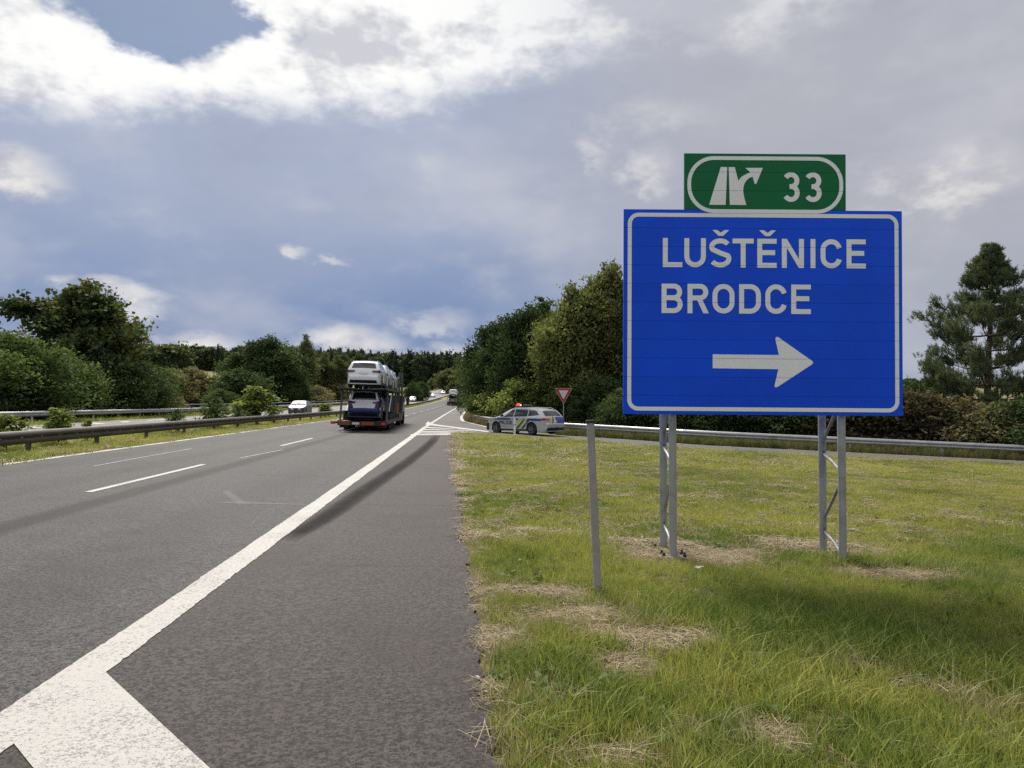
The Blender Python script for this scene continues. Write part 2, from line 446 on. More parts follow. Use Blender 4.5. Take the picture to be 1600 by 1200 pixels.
def mat_smudge(name, col, k, scale=1.6):
    m = bpy.data.materials.new(name); m.use_nodes = True; MAT[name] = m
    nt = m.node_tree; p = nt.nodes['Principled BSDF']; out = nt.nodes['Material Output']
    tc = nt.nodes.new('ShaderNodeTexCoord'); v = tc.outputs['Object']
    p.inputs['Base Color'].default_value = (*col, 1); p.inputs['Roughness'].default_value = 0.85; p.inputs['Specular IOR Level'].default_value = 0.05
    a = nt.nodes.new('ShaderNodeAttribute'); a.attribute_name = 'edge'
    n = noise(nt, v, scale, 5, 0.65); f = noise(nt, v, 60, 3, 0.7)
    t = nt.nodes.new('ShaderNodeBsdfTransparent'); mx = nt.nodes.new('ShaderNodeMixShader')
    nt.links.new((X(nt, a.outputs['Fac']) * (n.ss(0.2, 0.5) * 0.35 + 0.65) * (f.ss(0.28, 0.6) * 0.5 + 0.5) * k).v, mx.inputs[0])
    nt.links.new(t.outputs[0], mx.inputs[1]); nt.links.new(p.outputs[0], mx.inputs[2]); nt.links.new(mx.outputs[0], out.inputs[0])
    return m
skid_m = mat_smudge('tyre_rubber_mark', (0.012, 0.0115, 0.0115), 0.72)
splash_m = mat_smudge('paint_splash', (0.42, 0.42, 0.44), 0.26, 4.0)

# ------------------------------------------------------------------ layout lines taken from the photograph
edge_px = [(709, 676), (709, 690), (710, 706), (713, 740), (716, 775), (722, 815), (729, 860), (737, 915), (745, 975), (753, 1040), (762, 1110), (772, 1200)]
EDGE = [at(*p) for p in edge_px][::-1]
EDGE = [(EDGE[0][0] + 0.55, -14.0), (EDGE[0][0] + 0.08, 0.6)] + EDGE
_ey = np.array([p[1] for p in EDGE]); _ex = np.array([p[0] for p in EDGE])
def edge_x(y): return np.interp(y, _ey, _ex)
near_px = [(709, 677), (730, 678.5), (760, 680), (815, 682.5), (900, 688), (1050, 700), (1300, 713), (1600, 728)]
NEAR = [at(*p) for p in near_px]
_d = np.array(NEAR[-1]) - np.array(NEAR[-2]); _d /= np.linalg.norm(_d)
NEAR += [tuple(np.array(NEAR[-1]) + _d * q) for q in (6, 14, 26)]
def offset_line(L, w):
    o = []
    for i, p in enumerate(L):
        a, b = np.array(L[max(i - 1, 0)]), np.array(L[min(i + 1, len(L) - 1)]); t = (b - a) / np.linalg.norm(b - a)
        o.append((p[0] - t[1] * w, p[1] + t[0] * w))
    return o
kerb_px = [(738, 629), (737, 634), (732, 641), (725.5, 648), (723, 654), (726, 659), (742, 663), (764, 668)]
KERB = [at(*p) for p in kerb_px]
FARE = offset_line(NEAR, 4.4)[3:]        # far edge of the ramp beyond the police car
print('EDGE', EDGE[2], EDGE[-1]); print('NEAR', NEAR); print('KERB', KERB); print('FARE', FARE)

# ------------------------------------------------------------------ ground
def axis(parts):
    o = []
    for a, b, n in parts: o += list(np.linspace(a, b, n, endpoint=False))
    return np.array(o + [parts[-1][1]])
gx = axis([(-1800, -300, 16), (-300, -60, 30), (-60, -12, 48), (-12, -9.6, 12), (-9.6, 0, 10), (0, 8, 54), (8, 26, 60), (26, 60, 24), (60, 300, 30), (300, 1800, 16)])
gy = axis([(-40, 1.6, 12), (1.6, 12, 70), (12, 44, 90), (44, 120, 50), (120, 330, 50), (330, 900, 50), (900, 2600, 16)])

def on_asphalt(x, y):
    """True where a driving surface lies (so nothing grows there)"""
    x = np.asarray(x, float); y = np.asarray(y, float); xr = x - curve(y)
    a = (xr > -9.95) & (x < edge_x(np.minimum(y, _ey[-1]))) & (y < _ey[-1])
    b = (xr > -9.95) & (xr < -1.9)
    nx = np.interp(x, [p[0] for p in NEAR], [p[1] for p in NEAR]); fx = np.interp(x, [p[0] for p in FARE], [p[1] for p in FARE])
    c = (x > NEAR[0][0]) & (y > nx) & (y < fx) & (x > FARE[0][0])
    kx = np.interp(y, [p[1] for p in KERB[::-1]], [p[0] for p in KERB[::-1]])
    e = (y > NEAR[0][1]) & (x < np.where(y < KERB[-1][1], KERB[-1][0], kx)) & (xr > -2.2) & (y > np.where(x > NEAR[0][0], nx, 0)) & (y < KERB[0][1])
    f = (xr > -25.6) & (xr < -13.6)
    return a | b | c | e | f

STRAW = []     # (x, y, rx, ry, strength): clippings and bare patches seen in the photograph
for px, py, rx, ry, k in ((1085, 872, .75, .55, 1.2), (1040, 858, .5, .3, .9), (1310, 865, .75, .40, 1.1), (1375, 902, .55, .30, .9), (1240, 858, .35, .25, .6),
                          (975, 1048, .24, .26, 1.25), (905, 968, .40, .30, .95), (940, 1000, .28, .2, .7), (1030, 1010, .30, .22, .95), (1085, 1005, .2, .2, .6), (860, 930, .35, .25, .8), (800, 925, .3, .2, .6),
                          (755, 845, .55, .30, .9), (830, 835, .6, .16, .8), (1400, 1080, .16, .12, .6), (1475, 1085, .14, .1, .5), (1340, 1050, .3, .12, .7), (1215, 1165, .16, .2, .8), (960, 1195, .25, .15, .9),
                          (990, 852, .6, .18, .8), (800, 1005, .22, .25, .55), (850, 1090, .2, .3, .5), (1540, 1110, .3, .2, .6), (1420, 905, .5, .2, .5)):
    x, y = at(px, py); STRAW.append((x, y, rx, ry, k))
SX, SY = at(1185, 878)        # the mower went round the sign: rows of clippings follow these loops
def dryness(x, y):
    x = np.asarray(x, float); y = np.asarray(y, float)
    d = 0.03 + 0.62 * (fb(x, y, 1.1, 0) - 0.45) + 0.30 * (fb(x, y, 5.0, 3) - 0.5) + 0.30 * (vn(x, y, 0.35, 4) - 0.5)
    d = d + 0.02 * np.clip((y - 9) / 10, 0, 1)
    # mown rows
    q = np.hypot((x - SX) * np.where(x < SX, 1.35, 0.62), (y - SY + 1.0) * 0.62) + 0.7 * (fb(x, y, 4.0, 5) - 0.5)
    ph = (q / 0.95) % 1.0
    row = np.exp(-((ph - 0.5) / 0.13) ** 2) * np.clip((y - 9.2) / 2.0, 0, 1) * np.clip((36 - y) / 12, 0.12, 1) * (0.25 + 1.1 * np.clip(fb(x, y, 2.2, 6) - 0.25, 0, 0.7))
    d = d + 0.75 * row
    e = x - edge_x(np.minimum(y, _ey[-1]))
    d = d + np.where(e > 0, 0.75 * np.exp(-(e / 0.10) ** 1.0), 0) + np.where((e > 0) & (y > 8), 0.25 * np.exp(-e / 0.5), 0) * (fb(x, y, 1.1, 7) > 0.42)
    for sx, sy, rx, ry, k in STRAW:
        r = np.hypot((x - sx) / rx, (y - sy) / ry)
        d = d + k * np.exp(-(r * (0.75 + 0.6 * fb(x, y, 0.5, 2))) ** 2)
    # dry bank beyond the merge, dry median verge
    d = np.where((x > 0.2) & (y > 46), d + 0.45, d)
    xr = x - curve(y)
    d = np.where((xr < -9.9) & (xr > -10.5), d + 0.38, d)
    return np.clip(d, 0, 1.3)

def build_ground():
    xx, yy = np.meshgrid(gx, gy); x, y = xx.ravel(), yy.ravel(); xr = x - curve(y)
    z = G(x, y)
    und = on_asphalt(x, y) & on_asphalt(x + .7, y) & on_asphalt(x - .7, y) & on_asphalt(x, y + .7) & on_asphalt(x, y - .7)
    z = np.where(und, z - 0.03, z)
    z = np.where((xr > -9.6) & (xr < -2.5), z - 0.25, z)
    z = np.where((xr > -25) & (xr < -14.2), z - 0.25, z)
    nx, ny = len(gx), len(gy)
    i, j = np.meshgrid(np.arange(nx - 1), np.arange(ny - 1)); a = (j * nx + i).ravel()
    f = np.stack([a, a + 1, a + 1 + nx, a + nx], 1)
    me = np_mesh('ground', np.stack([x, y, z], 1), f, True, {'dry': dryness(x, y)})
    m = bpy.data.materials.new('verge_soil_and_grass'); m.use_nodes = True
    nt = m.node_tree; p = nt.nodes['Principled BSDF']
    tc = nt.nodes.new('ShaderNodeTexCoord'); v = tc.outputs['Object']
    at_ = nt.nodes.new('ShaderNodeAttribute'); at_.attribute_name = 'dry'
    dry = X(nt, at_.outputs['Fac'])
    n1 = noise(nt, v, 24, 5, 0.7); n2 = noise(nt, v, 0.8, 5, 0.6); n3 = noise(nt, v, 0.012, 4, 0.6); n4 = noise(nt, v, 6, 4, 0.65)
    g = mixc(nt, n1.ss(0.35, 0.7), (0.080, 0.092, 0.026), (0.26, 0.255, 0.08))
    s = mixc(nt, n1.ss(0.3, 0.7), (0.14, 0.105, 0.065), (0.36, 0.29, 0.18))
    c = mixc(nt, (dry + (n4 - 0.5) * 0.5).ss(0.3, 0.85), g, s)
    sp = nt.nodes.new('ShaderNodeSeparateXYZ'); nt.links.new(v, sp.inputs[0])
    dist = (X(nt, sp.outputs[0]) * X(nt, sp.outputs[0]) + X(nt, sp.outputs[1]) * X(nt, sp.outputs[1])).sqrt()
    field = mixc(nt, n3.ss(0.42, 0.56), (0.30, 0.225, 0.12), (0.17, 0.18, 0.065))
    field = mixc(nt, n2 * 0.35, field, (0.12, 0.12, 0.05))
    c = mixc(nt, dist.ss(110, 240), c, field)
    nt.links.new(c, p.inputs['Base Color']); p.inputs['Roughness'].default_value = 0.9; p.inputs['Specular IOR Level'].default_value = 0.15
    b = nt.nodes.new('ShaderNodeBump'); b.inputs['Strength'].default_value = 0.8; b.inputs['Distance'].default_value = 0.04
    nt.links.new((n1 + n4).v, b.inputs['Height']); nt.links.new(b.outputs[0], p.inputs['Normal'])
    link('ground', me, m, kind='structure')
build_ground()

# ------------------------------------------------------------------ roads
ys = list(np.concatenate([np.linspace(-30, 40, 36), np.linspace(43, 420, 100)]))
road = link('motorway', lane(-9.98, -2.02, ys, A_OFF), asphalt, kind='structure')
yopp = list(np.concatenate([np.linspace(-30, 60, 30), np.linspace(65, 420, 80)]))
opp = link('opposite_carriageway', lane(-25.4, -13.8, yopp, A_OFF), asphalt_opp, kind='structure')
# shoulder with a slightly ragged grass-side edge
rng = np.random.default_rng(3)
shy = np.concatenate([np.linspace(-14, 1.6, 6), np.linspace(1.8, 12, 130), np.linspace(12.3, _ey[-1], 60)])
she = edge_x(shy) + 0.018 * rng.standard_normal(len(shy)) + 0.05 * (vn(shy, shy * 0, 0.5, 1) - 0.5)
shoulder = link('hard_shoulder', ribbon([(-2.03 + float(curve(y)), y) for y in shy], list(zip(she, shy)), lambda y: A_OFF(y) + 0.003), asphalt_sh, kind='structure')
# merge area and slip road
yk = [p[1] for p in KERB]; far_y = KERB[0][1]
mouth = [(-2.1 + float(curve(_ey[-1])), _ey[-1]), (NEAR[0][0], _ey[-1])] + NEAR[1:4] + [FARE[0]] + KERB[::-1]
mouth += [(-2.1 + float(curve(y)), y) for y in np.linspace(far_y, _ey[-1], 14)[:-1]]
merge = link('merge_lane', sheet(mouth, lambda y: A_OFF(y) - 0.002, 3.0), asphalt_far, kind='structure')
rampme = ribbon(NEAR[3:], [tuple(p) for p in offset_line(NEAR, 4.4)[3:]], lambda y: 0.012)
ramp = link('slip_road', rampme, asphalt_far, kind='structure')

# ------------------------------------------------------------------ markings (children of the surface they lie on)
_jy = np.concatenate([np.arange(-6, 34, .05), np.arange(34, 215, 2.0)]); _jr = np.random.default_rng(17)
_jl = -2.23 + np.where(_jy < 34, _jr.normal(0, .0035, len(_jy)) + .012 * (vn(_jy, _jy * 0, .6, 2) - .5), 0); _jq = -1.98 + np.where(_jy < 34, _jr.normal(0, .0035, len(_jy)) + .012 * (vn(_jy, _jy * 0, .6, 3) - .5), 0)
link('edge_line', ribbon([(x + float(curve(y)), y) for x, y in zip(_jl, _jy)], [(x + float(curve(y)), y) for x, y in zip(_jq, _jy)], lambda y: M_OFF(y) + 0.004), paint, shoulder)
link('edge_line', lane(-9.96, -9.74, ys, M_OFF), paint, road)
dashes = [(at(138, 771), at(318, 727)), (at(433, 697.5), at(485, 685))]
y0, y1, y2 = dashes[0][0][1], dashes[0][1][1], dashes[1][0][1]
print('dash', dashes)
XD = (dashes[0][0][0] + dashes[0][1][0]) / 2
y = y0 - 2 * (y2 - y0)
while y < 240:
    link('lane_dash', lane(XD - 0.065, XD + 0.065, list(np.linspace(y, y + (y1 - y0), 4)), M_OFF), paint, road); y += (y2 - y0)
def stripe_px(pts, w, name, m, parent, up=0.0):
    P = [at(*p) for p in pts]; L, Rr = offset_line(P, w / 2), offset_line(P, -w / 2)
    link(name, ribbon(L, Rr, lambda y: M_OFF(y) + up), m, parent)
stripe_px([(146, 730), (222, 716), (300, 702)], 0.05, 'faded_line', paint_old, road)
stripe_px([(375, 717), (405, 711), (442, 704)], 0.05, 'faded_line', paint_old, road)
# broad white gore bar in the foreground, with the bare gap behind it
bar = [at(*p) for p in ((107, 1071), (178, 1070), (250, 1137), (318, 1201))]
g0 = np.array(at(318, 1201)); g1 = np.array(at(178, 1070)); t = (g0 - g1) / np.linalg.norm(g0 - g1)
n_in = np.array((t[1], -t[0])) if t[1] * -2 > 0 else np.array((-t[1], t[0]))
A = np.array(at(178, 1070)); N0 = np.array(at(66, 1170)); N1 = np.array(at(88, 1201)); tn = (N1 - N0) / np.linalg.norm(N1 - N0)
B = A + t * 2.6
gore = [(-1.985, A[1] + 0.12), tuple(A), tuple(B), tuple(N0 + tn * 2.4), (-1.985, N0[1])]
link('gore_bar', sheet(gore, lambda y: M_OFF(y) + 0.0035, 0), paint, shoulder)
# hatched nose where the slip road joins
nose = at(668, 657); HL = at(641, 681); HR = at(716, 679.5)
link('hatch_border', sheet([at(640, 681), at(706, 680.3), at(712, 678.6), at(643, 679.2)], lambda y: M_OFF(y) + .004, 0), paint, merge)
link('nose_border', sheet([at(664, 664.4), at(669, 659.2), at(674, 662.5), at(690, 665.3), at(715, 668.2), at(764, 674.5), at(764, 676.5), at(712, 670.0), at(685, 667.0)], lambda y: M_OFF(y) + .004, 0), paint, merge)
for (a, b, c, d) in (((647, 677.8), (722, 678.5), (731, 677.0), (649, 676.6)), ((651, 675.4), (737, 676.8), (746, 675.6), (653, 674.0)), ((655, 672.3), (742, 674.6), (735, 673.4), (657, 671.0)), ((659, 669.4), (727, 672.2), (718, 671.0), (661, 667.9))):
    link('hatch_bar', sheet([at(*a), at(*b), at(*c), at(*d)], lambda y: M_OFF(y) + .004, 0), paint, merge)
KL = offset_line(KERB, -0.30)
link('edge_line', ribbon(KERB, KL, lambda y: M_OFF(y) + 0.002), paint, merge)
link('edge_line', ribbon(offset_line(NEAR, 0.30)[3:], offset_line(NEAR, 0.46)[3:], lambda y: 0.018), paint, ramp)
link('edge_line', ribbon(offset_line(NEAR, 4.0)[3:], offset_line(NEAR, 4.15)[3:], lambda y: 0.018), paint, ramp)
# opposite carriageway: edge line, chevrons of the far slip road
link('edge_line', lane(-14.35, -14.15, yopp, M_OFF), paint, opp)
link('edge_line', lane(-22.1, -21.9, yopp, M_OFF), paint, opp)
for k in range(11):
    yb = 20 + k * 3.6
    P = [(-22.2, yb), (-22.2, yb + 1.3), (-25.2 + max(0, k - 6) * .6, yb + 3.6), (-25.2 + max(0, k - 6) * .6, yb + 2.3)]
    link('chevron_bar', sheet([(x + float(curve(y)), y) for x, y in P], M_OFF, 0), paint, opp)
link('chevron_nose', sheet([(-22.2, 60), (-22.2, 84), (-23.0, 66), (-23.4, 60)], M_OFF, 0), paint, opp)

def smear(pts, widths, m, name, parent, up=0.0035):
    P = [at(*p) for p in pts]; v, f, e = [], [], []
    n = len(P); fr = (-1, -.5, 0, .5, 1)
    for i, p in enumerate(P):
        a, b = np.array(P[max(i - 1, 0)]), np.array(P[min(i + 1, n - 1)]); t = (b - a) / np.linalg.norm(b - a)
        for q in fr:
            x, y = p[0] - t[1] * widths[i] * q / 2, p[1] + t[0] * widths[i] * q / 2
            v.append((x, y, gz(x, y) + M_OFF(y) + up)); e.append((1 - abs(q) ** 2) * (0 if i in (0, n - 1) else 1))
    k = len(fr)
    f = [(i * k + j, i * k + j + 1, (i + 1) * k + j + 1, (i + 1) * k + j) for i in range(n - 1) for j in range(k - 1)]
    link(name, np_mesh(name, v, f, False, {'edge': e}), m, parent)
smear([(686, 678), (676, 690), (660, 705), (636, 724), (606, 744), (568, 770), (530, 797), (500, 817), (470, 834), (440, 850)], [.5, .5, .48, .46, .46, .46, .42, .38, .34, .3], skid_m, 'skid_mark', shoulder)
smear([(350, 768), (354, 771), (364, 779), (374, 787), (382, 793)], [.10, .16, .18, .2, .2], splash_m, 'paint_splash', road, 0.002)
smear([(335, 789), (352, 788), (380, 788), (430, 790), (480, 791), (505, 791)], [.10, .22, .34, .16, .07, .04], splash_m, 'paint_splash', road, 0.003)
crack_m = mat('crack_filler', (0.022, 0.021, 0.02), 0.9)
for pts, w in (([(545, 791), (610, 792), (660, 791), (705, 793)], .008), ([(435, 885), (520, 887), (620, 888), (735, 890)], .005), ([(660, 700), (690, 699), (709, 700)], .02)):
    stripe_px(pts, w, 'crack', crack_m, shoulder, 0.004)

# ------------------------------------------------------------------ guardrails
rust_steel = mat('weathered_brown_steel', (0.105, 0.090, 0.078), 0.62, 0.35, vary=0.5, vscale=1.3, dirt=(0.050, 0.040, 0.034), bump=0.15, bscale=60)
galv = mat('galvanised_steel', (0.46, 0.47, 0.48), 0.48, 0.75, vary=0.5, vscale=2.0, dirt=(0.26, 0.265, 0.26), bump=0.08, bscale=30)
bolt_m = mat('bright_bolt', (0.5, 0.5, 0.5), 0.4, 0.9)
def guardrail(name, label, path, top, m, face, beam_h=0.31, seg=4.0, group=None, rail=False, bolts=False, post_w=0.10):
    """path: ground points; face=+1 puts the beam on the left of the walking direction"""
    P = [np.array(p, float) for p in path]; L = [0]
    for a, b in zip(P, P[1:]): L.append(L[-1] + np.linalg.norm(b - a))
    def pos(s):
        i = min(max(int(np.searchsorted(L, s, 'right')) - 1, 0), len(P) - 2); t = (s - L[i]) / (L[i + 1] - L[i])
        d = (P[i + 1] - P[i]) / (L[i + 1] - L[i]); q = P[i] + (P[i + 1] - P[i]) * t
        return q, np.array((-d[1], d[0])) * face
    q0, _ = pos(0); T = thing(name, label, 'guardrail', (q0[0], q0[1], gz(*q0)), 0, group); bz = gz(*q0)
    sec = [(0.0, 0), (.035, .012), (.075, .06), (.085, .095), (.075, .12), (.012, .145), (.012, .165), (.075, .19), (.085, .215), (.075, .25), (.035, .298), (0, .31)]
    sec = [(o + .03, h * beam_h / .31) for o, h in sec]; sec += [(o - .018, h) for o, h in sec[::-1]]
    s = 0.0; ns = len(sec)
    while s < L[-1] - 0.5:
        e = min(s + seg, L[-1]); ends = [s, (s + e) / 2, e + 0.02]; v = []
        lap = 0.0015 * ((int(s / seg)) % 2)
        for q in ends:
            q = min(q, L[-1] - 1e-4); p, n = pos(q); z = gz(*p)
            for o, h in sec: v.append((p[0] + n[0] * (o + lap) - q0[0], p[1] + n[1] * (o + lap) - q0[1], z + top - beam_h + h - bz))
        f = [(i * ns + j, i * ns + (j + 1) % ns, (i + 1) * ns + (j + 1) % ns, (i + 1) * ns + j) for i in range(2) for j in range(ns)]
        f += [tuple(range(ns)), tuple(range(2 * ns, 3 * ns))[::-1]]
        bo = MB().add(v, f).build('beam', m, T, True)
        p, n = pos(s + 0.02); z = gz(*p) - bz; d = np.array((n[1], -n[0])); c = p - q0
        mb = MB(); a = c + n * 0.012 + d * 0
        for dx in (-1, 1): pass
        w = post_w / 2
        crn = [c + d * i * w + n * (-0.07 + 0.045 * (1 + j)) - n * 0.03 for i, j in ((-1, -1), (1, -1), (1, 1), (-1, 1))]
        vv = [(q[0], q[1], z - 0.3) for q in crn] + [(q[0], q[1], z + top - 0.06) for q in crn]
        mb.add(vv, [(0, 1, 2, 3), (4, 7, 6, 5), (0, 4, 5, 1), (1, 5, 6, 2), (2, 6, 7, 3), (3, 7, 4, 0)]).build('post', m, T)
        if bolts and p[1] < 40:
            for k in range(4):
                pp, nn = pos(min(s + 0.5 + k, L[-1] - .01)); cc = pp - q0 + nn * 0.046; zz = gz(*pp) - bz + top - beam_h * 0.5
                dd = np.array((nn[1], -nn[0])) * 0.05
                v4 = [(*(cc - dd), zz - .012), (*(cc + dd), zz - .012), (*(cc + dd), zz + .012), (*(cc - dd), zz + .012)]
                v4 += [(x + nn[0] * .008, y + nn[1] * .008, w_) for x, y, w_ in v4]
                MB().add(v4, [(0, 1, 2, 3), (4, 5, 6, 7), (0, 1, 5, 4), (2, 3, 7, 6), (1, 2, 6, 5), (0, 3, 7, 4)]).build('bolt', bolt_m, T)
        s = e
    if rail:
        pts = []; s = rail[0]
        while s < min(rail[1], L[-1] - .1):
            p, n = pos(s); pts.append((p[0] - q0[0] - n[0] * .1, p[1] - q0[1] - n[1] * .1, gz(*p) - bz + rail[2])); s += 3
        pts = [(pts[0][0], pts[0][1], pts[0][2] - 0.5)] + pts + [(pts[-1][0], pts[-1][1], pts[-1][2] - 0.5)]
        MB().tube(pts, 0.035, 6).build('hand_rail', m, T, True)
    return T
XM = -11.75
med = [(XM + float(curve(y)), y) for y in np.arange(2, 252, 4.0)]
guardrail('median_guardrail', 'weathered brown steel guardrail along the grassy median beside the fast lane', med, 0.66, rust_steel, -1, 0.36, bolts=True, post_w=0.14)
XF = -26.6
farp = [(XF + float(curve(y)), y) for y in np.arange(14, 300, 4.0)]
guardrail('verge_guardrail', 'grey galvanised guardrail with hand rail on the far side of the opposite carriageway', farp, 0.80, galv, -1, 0.33, rail=(62, 190, 1.15))
RL = offset_line(NEAR, 5.3)[3:]
print('RL', RL)
guardrail('slip_road_guardrail', 'grey galvanised guardrail along the outer edge of the slip road, behind the big blue sign', RL, 0.70, galv, -1, 0.31)
bank = [cw(741, 66), cw(757, 60), cw(785, 53.5), cw(812, 50)]
guardrail('bank_guardrail', 'short grey guardrail on the dry bank in front of the police car bonnet', bank, 0.62, galv, -1, 0.31)

# ------------------------------------------------------------------ stroke lettering
def arc(cx, cy, rx, ry, a0, a1, n=14):
    return [(cx + rx * math.cos(R(a0 + (a1 - a0) * i / n)), cy + ry * math.sin(R(a0 + (a1 - a0) * i / n))) for i in range(n + 1)]
def glyph(ch, w, s):
    """strokes as ('p', polygon) or ('l', centreline); cap height 1, width w, stroke s"""
    h = s / 2; r = w / 2 - h; rr = min(r, 0.5 - h)
    E = [('p', [(0, 0), (w, 0), (w, s), (s, s), (s, .5 - h + .02), (w * .92, .5 - h + .02), (w * .92, .5 + h + .02), (s, .5 + h + .02), (s, 1 - s), (w, 1 - s), (w, 1), (0, 1)])]
    caron = [('p', [(w / 2 - .27, 1.29), (w / 2 - .11, 1.29), (w / 2 + .02, 1.20), (w / 2 + .15, 1.29), (w / 2 + .31, 1.29), (w / 2 + .10, 1.09), (w / 2 - .06, 1.09)])]
    if ch == 'L': return [('p', [(0, 0), (w, 0), (w, s), (s, s), (s, 1), (0, 1)])]
    if ch == 'I': return [('p', [(0, 0), (w, 0), (w, 1), (0, 1)])]
    if ch == 'T': return [('p', [(w / 2 - h, 0), (w / 2 + h, 0), (w / 2 + h, 1 - s), (w, 1 - s), (w, 1), (0, 1), (0, 1 - s), (w / 2 - h, 1 - s)])]
    if ch == 'N': return [('p', [(0, 0), (s, 0), (s, .70), (w - s * 1.02, 0), (w, 0), (w, 1), (w - s, 1), (w - s, .30), (s * 1.02, 1), (0, 1)])]
    if ch == 'E': return E
    if ch == 'Ě': return E + caron
    if ch == 'U': return [('l', [(h, 1)] + arc(w / 2, h + rr, r, rr, 180, 360) + [(w - h, 1)])]
    if ch == 'C': return [('l', arc(w / 2, 1 - h - rr, r, rr, 12, 180) + arc(w / 2, h + rr, r, rr, 180, 348))]
    if ch == 'O': return [('c', arc(w / 2, 1 - h - rr, r, rr, 0, 180) + arc(w / 2, h + rr, r, rr, 180, 360))]
    if ch == 'D': return [('c', [(h, h)] + arc(w - h - rr, h + rr, rr, rr, -90, 0) + arc(w - h - rr, 1 - h - rr, rr, rr, 0, 90) + [(h, 1 - h)])]
    if ch in 'BR':
        m = .52; q = (1 - h - m) / 2
        up = [(h, 1 - h)] + arc(w - h - q - .02, 1 - h - q, q, q, 90, -90) + [(h, m)]
        if ch == 'R': return [('p', [(0, 0), (s, 0), (s, 1), (0, 1)]), ('l', up), ('p', [(w * .46, m - h), (w - s * 1.12, 0), (w, 0), (w * .46 + s * 1.1, m - h)])]
        q2 = (m - h) / 2
        return [('p', [(0, 0), (s, 0), (s, 1), (0, 1)]), ('l', up), ('l', [(s * .8, m)] + arc(w - h - q2, h + q2, q2, q2, 90, -90) + [(s * .8, h)])]
    if ch in 'SŠ':
        q = .25 - h / 2 + .0
        c = arc(w / 2, 1 - h - q, r * .98, q, 28, 205, 16) + [(w * .5, .5)] + arc(w / 2, h + q + .01, r, q + .01, 28, -152, 16)
        return [('l', c)] + (caron if ch == 'Š' else [])
    if ch == '3':
        q = .25 - h / 2; q1 = q * .96
        return [('l', arc(w / 2, 1 - h - q1, r * .95, q1, 150, -80, 16) + [(w * .42, 1 - h - 2 * q1)]), ('l', [(w * .42, h + 2 * q + .02)] + arc(w / 2, h + q + .01, r, q + .01, 80, -150, 16))]
    if ch == 'P': return [('p', [(0, 0), (s, 0), (s, 1), (0, 1)]), ('l', [(h, 1 - h)] + arc(w - h - .24, 1 - h - .24, .24, .24, 90, -90) + [(h, 1 - h - .48)])]
    return []
def stroke_faces(st, s):
    kind, P = st
    if kind == 'p': return [P]
    n = len(P); closed = kind == 'c'; L, Rr = [], []
    for i in range(n):
        a = P[(i - 1) % n] if closed or i > 0 else P[0]; b = P[(i + 1) % n] if closed or i < n - 1 else P[-1]; p = P[i]
        d1 = np.array(p) - np.array(a); d2 = np.array(b) - np.array(p)
        l1, l2 = np.linalg.norm(d1), np.linalg.norm(d2)
        d1 = d1 / l1 if l1 > 1e-9 else d2 / l2; d2 = d2 / l2 if l2 > 1e-9 else d1
        nn = np.array((-d1[1] - d2[1], d1[0] + d2[0])); nl = np.linalg.norm(nn); nn = nn / nl if nl > 1e-9 else np.array((-d1[1], d1[0]))
        k = s / 2 / max(0.45, float(nn @ np.array((-d1[1], d1[0]))))
        L.append(tuple(np.array(p) + nn * k)); Rr.append(tuple(np.array(p) - nn * k))
    rng_ = range(n if closed else n - 1)
    return [[L[i], Rr[i], Rr[(i + 1) % n], L[(i + 1) % n]] for i in rng_ if np.linalg.norm(np.array(P[i]) - np.array(P[(i + 1) % n])) > 1e-9]
def flat_solid(groups, fn, thick, seams=(), gap=0.0028, lift=0.0006):
    """groups: lists of 2-D polygons (x,z) laid one on another; fn maps (x, depth, z) to the final point; cut at the seams"""
    out = bmesh.new()
    for gi, polys in enumerate(groups):
        bm = bmesh.new()
        for P in polys: bm.faces.new([bm.verts.new((x, 0, z)) for x, z in P])
        bmesh.ops.remove_doubles(bm, verts=bm.verts, dist=1e-5)
        bmesh.ops.recalc_face_normals(bm, faces=bm.faces)
        for sz in seams:
            for q in (sz - gap / 2, sz + gap / 2):
                bmesh.ops.bisect_plane(bm, geom=bm.verts[:] + bm.edges[:] + bm.faces[:], plane_co=(0, 0, q), plane_no=(0, 0, 1))
            kill = [f for f in bm.faces if abs(f.calc_center_median().z - sz) < gap / 2]
            if kill: bmesh.ops.delete(bm, geom=kill, context='FACES')
        bmesh.ops.triangulate(bm, faces=[f for f in bm.faces if len(f.verts) > 4])
        faces = bm.faces[:]; base = [v.co.copy() for v in bm.verts]; bm.verts.index_update()
        V0 = [out.verts.new(fn(c.x, -thick - gi * lift, c.z)) for c in base]; V1 = [out.verts.new(fn(c.x, 0.0, c.z)) for c in base]
        for f in faces:
            ids = [v.index for v in f.verts]
            try: out.faces.new([V0[i] for i in ids])
            except ValueError: pass
        for e in bm.edges:
            if len(e.link_faces) == 1:
                a, b = e.verts[0].index, e.verts[1].index
                out.faces.new([V0[a], V0[b], V1[b], V1[a]])
        bm.free()
    bmesh.ops.recalc_face_normals(out, faces=out.faces)
    me = bpy.data.meshes.new('print'); out.to_mesh(me); out.free(); return me
def rrect_ring(x0, x1, z0, z1, r, t, n=8):
    """rounded-rectangle ring as quads"""
    def loop(i):
        rr = max(r - i, 0.001); o = []
        for cx, cz, a in ((x1 - r, z1 - r, 0), (x0 + r, z1 - r, 90), (x0 + r, z0 + r, 180), (x1 - r, z0 + r, 270)):
            o += [(cx + rr * math.cos(R(a + 90 * k / n)), cz + rr * math.sin(R(a + 90 * k / n))) for k in range(n + 1)]
        return o
    A, B = loop(0), loop(t); m = len(A)
    return [[A[i], A[(i + 1) % m], B[(i + 1) % m], B[i]] for i in range(m)]

